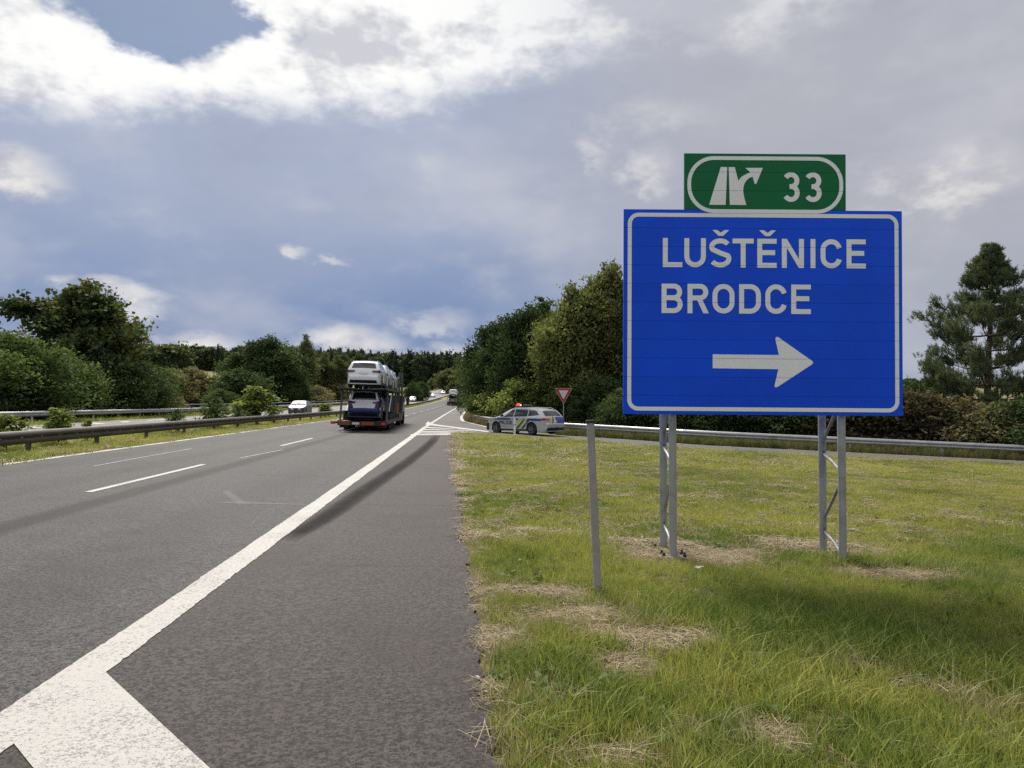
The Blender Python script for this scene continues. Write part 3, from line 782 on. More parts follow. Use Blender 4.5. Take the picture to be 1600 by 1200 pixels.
# ------------------------------------------------------------------ the big direction sign
sign_blue = mat('sign_blue_sheeting', (0.0005, 0.080, 0.80), 0.42, 0, 0.25, vary=0.10, vscale=1.2)
sign_green = mat('sign_green_sheeting', (0.0005, 0.145, 0.048), 0.42, 0, 0.25, vary=0.10, vscale=1.5)
sign_white = mat('sign_white_sheeting', (0.86, 0.87, 0.88), 0.45, 0, 0.3, vary=0.05, vscale=2)
plank_tone(sign_blue); plank_tone(sign_green)
galv_post = mat('galvanised_tube', (0.36, 0.37, 0.37), 0.55, 0.45, vary=0.6, vscale=5.0, dirt=(0.22, 0.225, 0.22), bump=0.06, bscale=70)
dull_plate = mat('dull_base_plate', (0.20, 0.20, 0.195), 0.7, 0.2, vary=.5, vscale=9, dirt=(0.10, 0.085, 0.07))
rod_m = mat('dull_zinc_rod', (0.30, 0.305, 0.31), 0.6, 0.3, vary=.4, vscale=8)
alu = mat('raw_aluminium', (0.55, 0.56, 0.57), 0.5, 0.8)
dark_bolt = mat('dark_bolt', (0.05, 0.05, 0.05), 0.5, 0.6)

def build_sign():
    feet = {k: at(*p) for k, p in {'lf': (1050, 876), 'rf': (1313, 883)}.items()}
    fw = np.array((math.sin(TH), math.cos(TH)))
    D = (np.dot(feet['lf'], fw) + np.dot(feet['rf'], fw)) / 2
    Sp = FPX / D; S1 = FPX / (D - 0.10)
    cx = 1188.5; x, y = cw(cx, D); g0 = gz(x, y)
    print('sign depth', D, 'px/m', Sp, 'width', 437 / S1)
    T = thing('direction_sign', 'large blue motorway exit sign for two towns with white arrow, green number panel on top', 'road sign', (x, y, g0), -TH)
    c, s_ = math.cos(R(-0.42)), math.sin(R(-0.42))
    zc = EYE + (HOR - 487.5) / S1 - g0
    def W(px, py): return ((px - cx) / S1, (487.5 - py) / S1)      # design plane, metres from panel centre
    def fn(yoff):
        return lambda u, d, v: (u * c - v * s_ , yoff + d, zc + u * s_ + v * c)
    PF = -0.10          # panel front plane (local y)
    # planks
    def planks(px0, px1, py0, py1, n, m, name, y0):
        seams = []
        x0, zt = W(px0, py0); x1, zb = W(px1, py1); hgt = (zt - zb) / n
        for i in range(n):
            a, b = zt - i * hgt - 0.0002, zt - (i + 1) * hgt + 0.0002
            e = 0.0014; f = fn(y0); v = []
            for d, q in ((0.0025, 0), (0.0, e), (0.028, 0)):
                v += [f(u, d, w) for u, w in ((x0 + (q if d == 0 else 0), b + q), (x1 - (q if d == 0 else 0), b + q), (x1 - (q if d == 0 else 0), a - q), (x0 + (q if d == 0 else 0), a - q))]
            F = [(4, 5, 6, 7), (8, 11, 10, 9)]
            for k in range(4):
                j = (k + 1) % 4; F += [(k, j, 4 + j, 4 + k), (k, 8 + k, 8 + j, j)]
            MB().add(v, F).build(name, m, T)
            if i: seams.append(zt - i * hgt)
        return seams
    sb = planks(970, 1407, 326.5, 648.5, 11, sign_blue, 'plank', PF)
    sg = planks(1065, 1319, 237.3, 325.9, 3, sign_green, 'number_plank', PF)
    f = fn(PF - 0.0006)
    def put(name, groups, seams, m=sign_white, th=0.0022): link(name, flat_solid(groups, f, th, seams), m, T)
    x0, z1 = W(976.2, 332.2); x1, z0 = W(1401.2, 643.0)
    put('border', [rrect_ring(x0, x1, z0, z1, 17 / S1, 6.2 / S1)], sb)
    x0, z1 = W(1069.6, 241.8); x1, z0 = W(1314.6, 331.8)
    put('number_border', [rrect_ring(x0, x1, z0, z1, 42 / S1, 6.0 / S1, 14)], sg, th=0.0030)
    def letters(text, spans, ytop, ybot, name, seams, st=7.7):
        k = (ybot - ytop) / S1
        for ch, (a, b) in zip(text, spans):
            w = (b - a) / S1 / k; s = st / S1 / k
            ox, oz = W(a, ybot)
            gs = [[[(ox + p[0] * k, oz + p[1] * k) for p in P] for P in stroke_faces(q, s)] for q in glyph(ch, w, s)]
            put(name, gs, seams)
    z6 = lambda a, b: (970 + a / 3.5556, 970 + b / 3.5556)
    z7 = lambda a, b: (900 + a / 2.6093, 900 + b / 2.6093)
    letters('LUŠTĚNICE', [z6(218, 327), z6(338, 458), z6(476, 600), z6(607, 725), z6(745, 853), z6(882, 1005), z6(1042, 1069), z6(1098, 1217), z6(1243, 1350)], 371.9, 417.6, 'letter', sb)
    letters('BRODCE', [z7(338, 424), z7(444, 531), z7(546, 636), z7(655, 744), z7(762, 850), z7(868, 948)], 443.6, 490.0, 'letter', sb)
    letters('33', [z6(885, 982), z6(1007, 1105)], 266.4, 313.4, 'digit', sg, 7.6)
    P6 = lambda L: [W(970 + a / 3.5556, 230 + b / 3.5556) for a, b in L]
    P7 = lambda L: [W(900 + a / 2.6093, 220 + b / 2.6093) for a, b in L]
    put('road_symbol', [[P6([(541, 103), (577, 103), (568, 316), (476, 316)])]], sg)
    put('road_symbol', [[P6([(585, 103), (619, 103), (639, 180), (645, 220), (592, 316)]), P6([(639, 180), (652, 162), (668, 150), (690, 139), (707, 132), (719, 156), (700, 164), (684, 178), (673, 196), (667, 218), (645, 220)]),
                         P6([(645, 220), (667, 218), (667, 245), (672, 275), (684, 316), (592, 316)]), P6([(707, 132), (678, 107), (776, 106), (739, 198), (730, 196), (719, 156)])]], sg)
    put('arrow', [[P7([(547, 872), (817, 873), (815, 931), (547, 929)]), P7([(817, 873), (803, 808), (806, 800), (813, 799), (954, 897), (957, 903), (954, 909), (810, 1004), (803, 1005), (799, 1000), (815, 931)])]], sb)
    # mounting rails behind the planks
    for px in (1043, 1298):
        a, b = W(px, 246 if 0 else 330), W(px, 645)
        MB().box(a[0] - .03, a[0] + .03, PF + .030, PF + .052, zc + b[1], zc + a[1]).build('mounting_rail', alu, T)
    for px in (1110, 1270):
        a, b = W(px, 240), W(px, 420)
        MB().box(a[0] - .025, a[0] + .025, PF + .031, PF + .056, zc + b[1], zc + a[1]).build('mounting_rail', alu, T)
    # lattice posts: near tube carries the panel, far tube and bent rod behind it
    rad = 0.042; dep = 0.52
    for pf, yf in ((1050.5, 877), (1314, 883)):
        xl = (pf - cx) / Sp; top = zc + 158 / S1
        gx_, gy_ = cw(pf, D); zf = gz(gx_, gy_) - g0
        gx2, gy2 = cw(pf - 0, D + dep); zr = gz(gx2, gy2) - g0
        for dy, zb, tag_ in ((0.0, zf, 'f'), (dep, zr, 'r')):
            po = MB().tube([(xl, dy, zb + 0.02), (xl, dy, top - (0 if dy == 0 else .25))], rad, 14).build('post', galv_post, T, True)
            MB().box(xl - .15, xl + .15, dy - .10, dy + .10, zb + .025, zb + .042).build('base_plate', dull_plate, po, bevel=0.003)
            for i in (-1, 1):
                for j in (-1, 1):
                    MB().tube([(xl + i * .11, dy + j * .07, zb - .06), (xl + i * .11, dy + j * .07, zb + .09)], .011, 6).tube([(xl + i * .11, dy + j * .07, zb + .043), (xl + i * .11, dy + j * .07, zb + .063)], .02, 6).build('anchor_bolt', dark_bolt, po)
        # bent rod: near tube -> far tube -> near tube ...
        key = []; z = zf + 0.14; per = 0.88
        while z < top - 0.2:
            key += [(0.055, z), (dep * .5, z + .09), (dep - .06, z + .16), (dep - .055, z + .31), (dep * .5, z + .52), (0.06, z + .73), (0.055, z + .81)]
            z += per
        key = [k for k in key if k[1] < top - .1]
        pts = []                      # Catmull-Rom through the bends
        for i in range(len(key) - 1):
            p0, p1, p2, p3 = key[max(i - 1, 0)], key[i], key[i + 1], key[min(i + 2, len(key) - 1)]
            for t in (0, .25, .5, .75):
                q = [0.5 * (2 * b + (c_ - a) * t + (2 * a - 5 * b + 4 * c_ - d) * t * t + (3 * b - a - 3 * c_ + d) * t ** 3) for a, b, c_, d in zip(p0, p1, p2, p3)]
                pts.append((xl, min(max(q[0], .05), dep - .05), q[1]))
        MB().tube(pts, 0.017, 8).build('lattice_rod', rod_m, T, True)
    return T, D
SIGN, SIGN_D = build_sign()

# ------------------------------------------------------------------ grey marker post in the grass
mk = mat('weathered_grey_plastic', (0.33, 0.315, 0.30), 0.7, 0.0, 0.3, vary=0.5, vscale=6, dirt=(0.22, 0.20, 0.18), bump=0.15, bscale=55)
black_p = mat('black_plastic', (0.015, 0.015, 0.016), 0.55)
bx_, by_ = at(934, 929)
d_ = np.hypot(bx_, by_); Sm = FPX / float(np.dot((bx_, by_), (math.sin(TH), math.cos(TH))))
Hm = (929 - 663) / Sm
mp_ = thing('marker_post', 'bare grey leaning marker post with black cap standing in the grass beside the blue sign', 'post', (bx_, by_, gz(bx_, by_)), -TH)
mp_.rotation_euler = (0, R(-2.3), -TH)
w_ = 11.5 / Sm / 2
prof = [(-w_, -.012), (-w_ * .7, -.030), (w_ * .7, -.030), (w_, -.012), (w_, .02), (-w_, .02)]
n = len(prof)
v = [(x, y, z) for z in (-.25, .18, Hm * .5, Hm) for x, y in prof]
MB().add(v, [(k * n + i, k * n + (i + 1) % n, (k + 1) * n + (i + 1) % n, (k + 1) * n + i) for k in range(3) for i in range(n)] + [tuple(range(3 * n, 4 * n))]).build('shaft', mk, mp_)
MB().box(-w_ - .006, w_ + .006, -.037, .027, Hm + .001, Hm + .028).build('cap', black_p, mp_, bevel=.006)

# ------------------------------------------------------------------ give-way sign and white delineator by the slip road
red_s = mat('sign_red_sheeting', (0.42, 0.008, 0.016), 0.45)
grey_back = mat('sign_face_white', (0.62, 0.62, 0.63), 0.5)
x, y = cw(880.5, 49.0); sc = FPX / 49.0; g = gz(x, y)
gw = thing('give_way_sign', 'red and white give way triangle on a thin pole behind the police car', 'road sign', (x, y, g), -TH)
zt = EYE + (HOR - 607) / sc - g; zb = EYE + (HOR - 629.5) / sc - g; hw = 12.8 / sc
MB().tube([(0, 0.03, -.3), (0, 0.03, zt - .1)], .032, 8).build('pole', galv_post, gw, True)
def tri(k, y0, y1, m, name):
    cz = zt - (zt - zb) / 3; P = [(-hw * k, cz + (zt - cz) * k), (hw * k, cz + (zt - cz) * k), (hw * .06 * k, cz + (zb - cz) * k), (-hw * .06 * k, cz + (zb - cz) * k)]
    MB().prism(P, y0, y1).build(name, m, gw)
tri(1.0, -.006, 0.0, red_s, 'plate'); tri(.60, -.0085, -.0062, grey_back, 'face')
tri(1.06, 0.001, .006, alu, 'rim')
dl_white = mat('delineator_white', (0.78, 0.78, 0.76), 0.5, vary=.1)
x, y = at(804, 681.0); dpt = float(np.dot((x, y), (math.sin(TH), math.cos(TH)))); sc = FPX / dpt; g = gz(x, y)
dp = thing('delineator_post', 'short white roadside delineator post standing in front of the police car', 'post', (x, y, g), -TH)
hh = 27 / sc
MB().box(-.055, .055, -.03, .03, -.2, hh).build('shaft', dl_white, dp, bevel=.012)
MB().box(-.0565, .0565, -.032, .032, hh * .62, hh * .66).build('band', black_p, dp)

# ------------------------------------------------------------------ litter
paper = mat('crumpled_paper', (0.52, 0.52, 0.52), 0.8)
def scrap(px, py, w, l, seed, label, m=paper, rise=.03):
    x, y = at(px, py); r = np.random.default_rng(seed); n = 5; v = []
    for j in range(n):
        for i in range(n):
            v.append(((i / 4 - .5) * w + r.normal(0, .1) * w * .3, (j / 4 - .5) * l + r.normal(0, .1) * l * .3, rise + .035 + abs(r.normal(0, .25)) * min(w, l) * .7))
    f = [(j * n + i, j * n + i + 1, (j + 1) * n + i + 1, (j + 1) * n + i) for j in range(n - 1) for i in range(n - 1)]
    o = MB().add(v, f).build('paper_scrap', m, None, label=label, cat='litter'); o.location = (x, y, gz(x, y)); o.rotation_euler = (0, 0, r.uniform(0, 3)); return o
scrap(1219, 854, .10, .06, 1, 'small crumpled white paper lying left of the right lattice post of the blue sign')
scrap(1328, 836, .22, .10, 2, 'flat white paper strip in the grass behind the right lattice post')
scrap(1092, 897, .10, .05, 3, 'pale scrap half hidden in grass below the left lattice post')
scrap(747, 1067, .035, .012, 4, 'thin white scrap at the edge of the asphalt and grass', rise=.0)
scrap(760, 1093, .025, .012, 5, 'tiny curled white scrap in the dry grass fringe of the shoulder', rise=.01)

# ------------------------------------------------------------------ cars
glass = mat('dark_car_glass', (0.012, 0.014, 0.016), 0.06, 0, 0.8)
tyre_m = mat('tyre_rubber', (0.018, 0.018, 0.019), 0.85)
rim_m = mat('alloy_rim', (0.42, 0.42, 0.43), 0.35, 0.8)
trim_m = mat('black_trim', (0.014, 0.014, 0.015), 0.5)
tail_m = mat('tail_lamp_red', (0.45, 0.012, 0.012), 0.2, coat=0.5)
tail_dk = mat('tail_lamp_dark', (0.10, 0.010, 0.012), 0.2, coat=0.5)
head_m = mat('headlamp', (0.65, 0.67, 0.70), 0.1, 0.3)
plate_m = mat('number_plate', (0.70, 0.70, 0.68), 0.5)
paint_white = mat('car_paint_white', (0.78, 0.79, 0.80), 0.28, 0, 0.5, coat=0.6)
paint_silver = mat('car_paint_silver', (0.50, 0.51, 0.52), 0.32, 0.35, 0.5, coat=0.6)
paint_blue = mat('car_paint_blue', (0.006, 0.016, 0.095), 0.28, 0.2, 0.5, coat=0.6)
paint_black = mat('car_paint_black', (0.020, 0.021, 0.024), 0.28, 0.2, 0.5, coat=0.6)
paint_grey = mat('car_paint_grey', (0.16, 0.165, 0.17), 0.3, 0.3, 0.5, coat=0.6)
paint_red = mat('car_paint_red', (0.30, 0.012, 0.012), 0.3, 0.1, 0.5, coat=0.6)
film_white = mat('transport_film', (0.80, 0.81, 0.83), 0.5)

EST = dict(L=4.69, W=1.81, H=1.47, belt=0.93, wb=2.69, wr=0.325, top=[(2.26, .22), (2.34, .36), (2.345, .52), (2.31, .64), (2.20, .735), (1.9, .835), (1.5, .915), (1.18, .975), (.95, 1.10), (.62, 1.28), (.34, 1.395), (.1, 1.445), (-.4, 1.465), (-1.0, 1.44), (-1.5, 1.385), (-1.72, 1.35), (-1.82, 1.31), (-2.00, 1.15), (-2.15, .99), (-2.20, .92), (-2.255, .80), (-2.285, .66), (-2.34, .58), (-2.345, .44), (-2.31, .32), (-2.22, .23)], rs=(1.29, 1.02))
SUV = dict(L=4.40, W=1.84, H=1.62, belt=1.04, wb=2.63, wr=0.345, top=[(2.10, .26), (2.19, .42), (2.20, .60), (2.16, .78), (2.06, .88), (1.7, .97), (1.35, 1.04), (1.10, 1.10), (.85, 1.25), (.55, 1.44), (.30, 1.545), (.1, 1.585), (-.4, 1.62), (-1.0, 1.605), (-1.5, 1.565), (-1.80, 1.52), (-1.88, 1.48), (-1.98, 1.30), (-2.07, 1.10), (-2.10, 1.02), (-2.14, .90), (-2.15, .74), (-2.19, .66), (-2.20, .48), (-2.16, .36), (-2.08, .27)], rs=(1.47, 1.13))
def catmull(P, k=4):
    o = []
    for i in range(len(P) - 1):
        p0, p1, p2, p3 = P[max(i - 1, 0)], P[i], P[i + 1], P[min(i + 2, len(P) - 1)]
        for j in range(k):
            t = j / k
            q = [0.5 * (2 * b + (c - a) * t + (2 * a - 5 * b + 4 * c - d) * t * t + (3 * b - a - 3 * c + d) * t ** 3) for a, b, c, d in zip(p0, p1, p2, p3)]
            o.append(tuple(q))
    return o + [P[-1]]
class Car:
    """estate or SUV body: y forward, x to the right, z up, origin on the ground between the wheels"""
    def __init__(s, spec): s.__dict__.update(spec); s.prof = catmull(s.top, 5)
    def hw(s, y, z):
        w = s.W / 2; a = abs(y) / (s.L / 2)
        w *= 1 - (0.46 if y > 0 else 0.16) * a ** 10 - 0.04 * a ** 2
        if z > s.belt: t = (z - s.belt) / (s.H - s.belt); w -= 0.045 * min(1, t * 4) * .35 + (0.24 * t ** 1.15)
        else: w -= 0.03 * ((s.belt - z) / s.belt) ** 2 + 0.012 * math.exp(-((z - .55) / .12) ** 2)
        return w
    def zbot(s, y):
        z = 0.19
        for c in (s.wb / 2, -s.wb / 2):
            d = abs(y - c); r = s.wr + 0.065
            if d < r: z = max(z, s.wr + math.sqrt(r * r - d * d))
        return z
    def body(s):
        P = s.prof; N = len(P); rows = 11; v, f = [], []
        # resample so the wheel arches are cut cleanly
        Q = []
        for i in range(N - 1):
            a, b = P[i], P[i + 1]; k = max(1, int(abs(b[0] - a[0]) / 0.055))
            Q += [(a[0] + (b[0] - a[0]) * j / k, a[1] + (b[1] - a[1]) * j / k) for j in range(k)]
        Q.append(P[-1]); N = len(Q); ym = s.L / 2 - 0.10
        crown = (-.985, -.93, -.8, -.5, 0, .5, .8, .93, .985)
        nr = rows * 2 + len(crown)
        for (yt, zt) in Q:
            yb = max(-ym, min(ym, yt)); zb = min(s.zbot(yb), zt - 0.001); L = []
            for r in range(rows):
                t = r / (rows - 1); z = zb + t * (zt - zb); y = yb + t ** 1.5 * (yt - yb)
                w = s.hw(y, z) * (1 - 0.035 * max(0, (t - .8) / .2) ** 2 * (1 if zt > s.belt else .6))
                L.append((w, y, z))
            v += [(-w, y, z) for w, y, z in L]
            wt = L[-1][0]
            for c in crown: v.append((c * wt, yt, zt + 0.028 * (1 - c * c) * (1 if zt > .5 else 0)))
            v += [(w, y, z) for w, y, z in L[::-1]]
        for i in range(N - 1):
            for j in range(nr - 1): a = i * nr + j; f.append((a, a + 1, a + 1 + nr, a + nr))
        f.append(tuple(range(nr))); f.append(tuple(range((N - 1) * nr, N * nr))[::-1])
        return v, f
    def side(s, quad, off, sgn, nu=8, nv=4):
        """patch on the flank from four (y,z) corners"""
        (a, b, c, d) = [np.array(q, float) for q in quad]; v = []
        for j in range(nv + 1):
            for i in range(nu + 1):
                u, w = i / nu, j / nv; p = (a * (1 - u) + b * u) * (1 - w) + (d * (1 - u) + c * u) * w
                v.append((sgn * (s.hw(p[0], p[1]) + off), p[0], p[1]))
        return v, [(j * (nu + 1) + i, j * (nu + 1) + i + 1, (j + 1) * (nu + 1) + i + 1, (j + 1) * (nu + 1) + i) for j in range(nv) for i in range(nu)]
    def prof_at(s, z, rear=True):
        P = [p for p in s.prof if (p[0] < -1.2 if rear else p[0] > 0.2)]; P = sorted(P, key=lambda p: p[1])
        return float(np.interp(z, [p[1] for p in P], [p[0] for p in P]))
    def end(s, quad, off, rear=True, nu=8, nv=4):
        """patch on the tail (or nose/windscreen) from four (x fraction, z) corners"""
        (a, b, c, d) = [np.array(q, float) for q in quad]; v = []
        for j in range(nv + 1):
            for i in range(nu + 1):
                u, w = i / nu, j / nv; p = (a * (1 - u) + b * u) * (1 - w) + (d * (1 - u) + c * u) * w
                y = s.prof_at(p[1], rear); x = p[0] * s.hw(y, p[1]); sg = -1 if rear else 1
                v.append((x, y + sg * (off + .01), p[1] + (0.028 * (1 - p[0] ** 2) if p[1] > .5 else 0) * .9 + off * .4))
        return v, [(j * (nu + 1) + i, j * (nu + 1) + i + 1, (j + 1) * (nu + 1) + i + 1, (j + 1) * (nu + 1) + i) for j in range(nv) for i in range(nu)]
WHEEL = {}
def wheel_mesh(r):
    if r in WHEEL: return WHEEL[r]
    t = MB().lathe([(r * .66, .09), (r * .93, .105), (r, .075), (r, -.075), (r * .93, -.105), (r * .66, -.09), (r * .66, .09)], 28).mesh('wheel', True)
    rim = MB().lathe([(r * .67, .088), (r * .60, .06), (r * .56, -.02), (.02, -.02), (.02, -.06), (r * .6, -.06), (r * .67, -.088)], 24)
    for k in range(5):
        q = 2 * math.pi * k / 5; a = (0.058, math.cos(q) * r * .08, math.sin(q) * r * .08); b = (0.062, math.cos(q) * r * .62, math.sin(q) * r * .62)
        rim.bar(a, b, .075, .03)
    rim.lathe([(r * .16, .03), (r * .14, .075), (0.002, .08)], 12)
    rim = rim.mesh('rim', True); t.materials.append(tyre_m); rim.materials.append(rim_m)
    WHEEL[r] = (t, rim); return WHEEL[r]

def make_car(name, label, cat, spec, paintm, group=None, film=False, police=False, lamps=None, simple=False):
    C = Car(spec); T = thing(name, label, cat, group=group)
    v, f = C.body(); body = MB().add(v, f).build('body', paintm, T, True)
    b, H = C.belt, C.H
    rs1, rs0 = C.rs
    tw = H - .09
    # side glass: front door, rear door, quarter
    yf = C.prof_at(b + .06, False); k = (C.prof_at(tw, False))
    for sg in (-1, 1):
        for q in ([(yf - .42, b + .03), (0.02, b + .045), (0.02, tw + .005), (k - .18, tw - .02)], [(-.04, b + .045), (-1.02, b + .07), (-.98, tw), (-.04, tw + .005)], [(-1.07, b + .075), (-1.84, b + .15), (-1.58, tw - .075), (-1.04, tw - .01)]):
            MB().add(*C.side(q, .004, sg)).build('side_window', glass, T, True)
        MB().add(*C.side([(-1.30, .21), (1.0, .21), (1.0, .30), (-1.0, .30)][:4], .006, sg, 12, 1)).build('sill', trim_m, T, True)
        if not simple:
            yq = yf - .38; w = C.hw(yq, b)
            MB().box(sg * (w + .02) - .0, sg * (w + .19), yq - .06, yq + .05, b + .04, b + .17).build('mirror', trim_m if police else paintm, T, bevel=.02)
    # windscreen and tail glass
    MB().add(*C.end([(-.86, b + .09), (.86, b + .09), (.88, H - .10), (-.88, H - .10)], .006, False)).build('windscreen', glass, T, True)
    MB().add(*C.end([(-.80, rs0), (.80, rs0), (.80, rs1), (-.80, rs1)], .006)).build('rear_window', glass, T, True)
    # lamps
    lm = lamps or tail_dk; z0, z1 = b - .16, b - .04
    for sg in (-1, 1):
        la = MB().add(*C.end([(sg * .58, z0 + .03), (sg * .995, z0), (sg * .995, z1 + .03), (sg * .55, z1)], .010))
        yr = C.prof_at(z0)
        la.add(*C.side([(yr + .02, z0), (yr + .26, z0 + .05), (yr + .20, z1 + .03), (yr + .02, z1 + .03)], .008, sg, 4, 2)); la.build('tail_lamp', lm, T, True)
        zn = C.top[3][1] - .02
        MB().add(*C.end([(sg * .50, zn - .08), (sg * .99, zn - .06), (sg * .99, zn + .05), (sg * .50, zn + .02)], .008, False)).build('headlamp', head_m, T, True)
    MB().add(*C.end([(-.50, .46), (.50, .46), (.50, .60), (-.50, .60)], .006, False)).build('grille', trim_m, T, True)
    MB().add(*C.end([(-.93, .25), (.93, .25), (.95, .40), (-.95, .40)], .008)).build('lower_bumper', trim_m, T, True)
    MB().add(*C.end([(-.29, .66), (.29, .66), (.29, .765), (-.29, .765)], .012)).build('number_plate', plate_m, T)
    if not simple:
        rl = [(sg_, y_) for sg_ in (-1, 1) for y_ in (0,)]
        for sg in (-1, 1):
            pts = [(sg * (C.hw(y_, H - .05) - .03), y_, C.H - .015 + float(np.interp(y_, [-1.7, -1.4, 0, .3], [-.06, .012, .03, -.05]))) for y_ in np.linspace(-1.65, .25, 9)]
            MB().tube(pts, .016, 6).build('roof_rail', trim_m if not police else paintm, T, True)
    if film:
        MB().add(*C.end([(-.72, .66), (.72, .66), (.86, b + .06), (-.86, b + .06)], .009)).build('protective_film', film_white, T, True)
        MB().add(*C.end([(-.97, b + .01), (-.83, b + .01), (-.83, rs1 + .03), (-.97, rs1 + .03)], .008)).build('protective_film', film_white, T, True)
        MB().add(*C.end([(.83, b + .01), (.97, b + .01), (.97, rs1 + .03), (.83, rs1 + .03)], .008)).build('protective_film', film_white, T, True)
        MB().add(*C.end([(-.97, rs1 + .025), (.97, rs1 + .025), (.92, H - .08), (-.92, H - .08)], .012)).build('protective_film', film_white, T, True)
    # underside and wheels
    ym = C.L / 2 - .15
    MB().box(-C.W / 2 + .12, C.W / 2 - .12, -ym, ym, .20, .60).build('chassis', trim_m, T)
    tm, rm = wheel_mesh(C.wr)
    for sg in (-1, 1):
        for yy in (C.wb / 2, -C.wb / 2):
            o = link('wheel', tm, None, T); o.location = (sg * (C.W / 2 - .13), yy, C.wr); o.rotation_euler = (0, 0, 0 if sg > 0 else math.pi)
            link('rim', rm, None, o)
    return T, C
def set_at(o, x, y, z, rz, rx=0.0):
    o.location = (x, y, z); o.rotation_euler = (rx, 0, rz); return o

# police estate waiting on the slip road
pol_blue = mat('livery_blue', (0.012, 0.045, 0.26), 0.35, coat=.4)
pol_yel = mat('livery_yellow', (0.52, 0.62, 0.02), 0.4, coat=.4)
pol_dk = mat('livery_lettering', (0.03, 0.035, 0.05), 0.4)
beacon_on = mat('red_beacon_lit', (0.8, 0.05, 0.02), 0.2, emit=(1.0, 0.03, 0.012), estr=1.3)
beacon_core = mat('red_beacon_core', (1, .6, .5), 0.2, emit=(1.0, 0.55, 0.48), estr=1.6)
beacon_off = mat('blue_beacon', (0.10, 0.13, 0.19), 0.2)
def police():
    T, C = make_car('police_car', 'silver police estate with blue and yellow livery, red beacon lit, on the slip road', 'car', EST, paint_silver, police=True, lamps=tail_m)
    b = C.belt
    for sg in (-1, 1):
        for q in ([(1.55, .80), (.20, .80), (.20, .885), (1.15, .885)], [(-.18, .80), (-.36, .80), (-.36, .885), (-.18, .885)], [(-1.30, .76), (-2.05, .76), (-2.02, .885), (-1.30, .885)]):
            MB().add(*C.side(q, .004, sg)).build('blue_stripe', pol_blue, T, True)
        for y0 in (-.28, -.66, -1.02):
            for dy, m, nm in ((0, pol_yel, 'yellow_chevron'), (-.17, pol_blue, 'blue_chevron')):
                low = .33 if y0 > -.9 else .74
                sl = .62 * (.885 - low) / .555
                q = [(y0 + dy + .25 - 0.0, low), (y0 + dy + .25 - .16, low), (y0 + dy + .25 - .16 - sl, .885), (y0 + dy + .25 - sl, .885)]
                MB().add(*C.side(q, .0055, sg)).build(nm, m, T, True)
        # POLICIE on the front door
        k = .20; st = .24; x = 0.0
        for ch in 'POLICIE':
            w = .24 if ch == 'I' else .72
            mb = MB()
            for qi, stq in enumerate(glyph(ch, w, st)):
                for P in stroke_faces(stq, st):
                    pp = []
                    for px_, pz_ in P:
                        y = 1.10 - (x + px_ * k) if sg < 0 else 0.05 + (x + px_ * k)
                        z = .545 + pz_ * k; pp.append((sg * (C.hw(y, z) + .006 + qi * .0008), y, z))
                    mb.add(pp, [tuple(range(len(pp)))])
            mb.build('letter', pol_dk, T); x += (w + .17) * k
    for (x0, x1, x2, x3), m, nm in (((-.62, -.40, -.22, -.44), pol_yel, 'yellow_chevron'), ((-.40, -.24, -.06, -.22), pol_blue, 'blue_chevron'), ((.12, .98, .98, .12), pol_blue, 'blue_panel')):
        MB().add(*C.end([(x0, .63), (x1, .63), (x2, .95), (x3, .95)], .013)).build(nm, m, T, True)
    # light bar
    H = C.H + .035
    for sx in (-.42, .42): MB().box(sx - .05, sx + .05, -.06, .14, H - .03, H + .03).build('light_bar_foot', trim_m, T)
    MB().box(-.58, .58, -.10, .18, H + .03, H + .065).build('light_bar', trim_m, T, bevel=.01)
    r1 = MB().lathe([(.002, .0), (.13, .0), (.135, .05), (.11, .10), (.05, .125), (.002, .13)], 14, 'z', (-.40, .04, H + .066)).build('beacon', beacon_on, T, True)
    MB().lathe([(.002, .0), (.05, .0), (.055, .04), (.03, .07), (.002, .075)], 10, 'z', (-.40, -.10, H + .07)).build('beacon_bulb', beacon_core, r1, True)
    MB().box(.10, .55, -.09, .17, H + .066, H + .13).build('blue_beacon', beacon_off, T, bevel=.02)
    MB().tube([(.0, -C.L / 2 - .10, .42), (.0, -C.L / 2 + .1, .38)], .025, 8).build('tow_bar', trim_m, T)
    return T
P = police()
px_, py_ = cw(819, 43.0)
hd = math.atan2(0.69, -0.72)      # heading in camera axes: left and away
set_at(P, px_, py_, gz(px_, py_) + .012, hd - math.pi / 2 - TH)
_n = Vector((-float(G(px_ + .5, py_) - G(px_ - .5, py_)), -float(G(px_, py_ + .5) - G(px_, py_ - .5)), 1)).normalized()

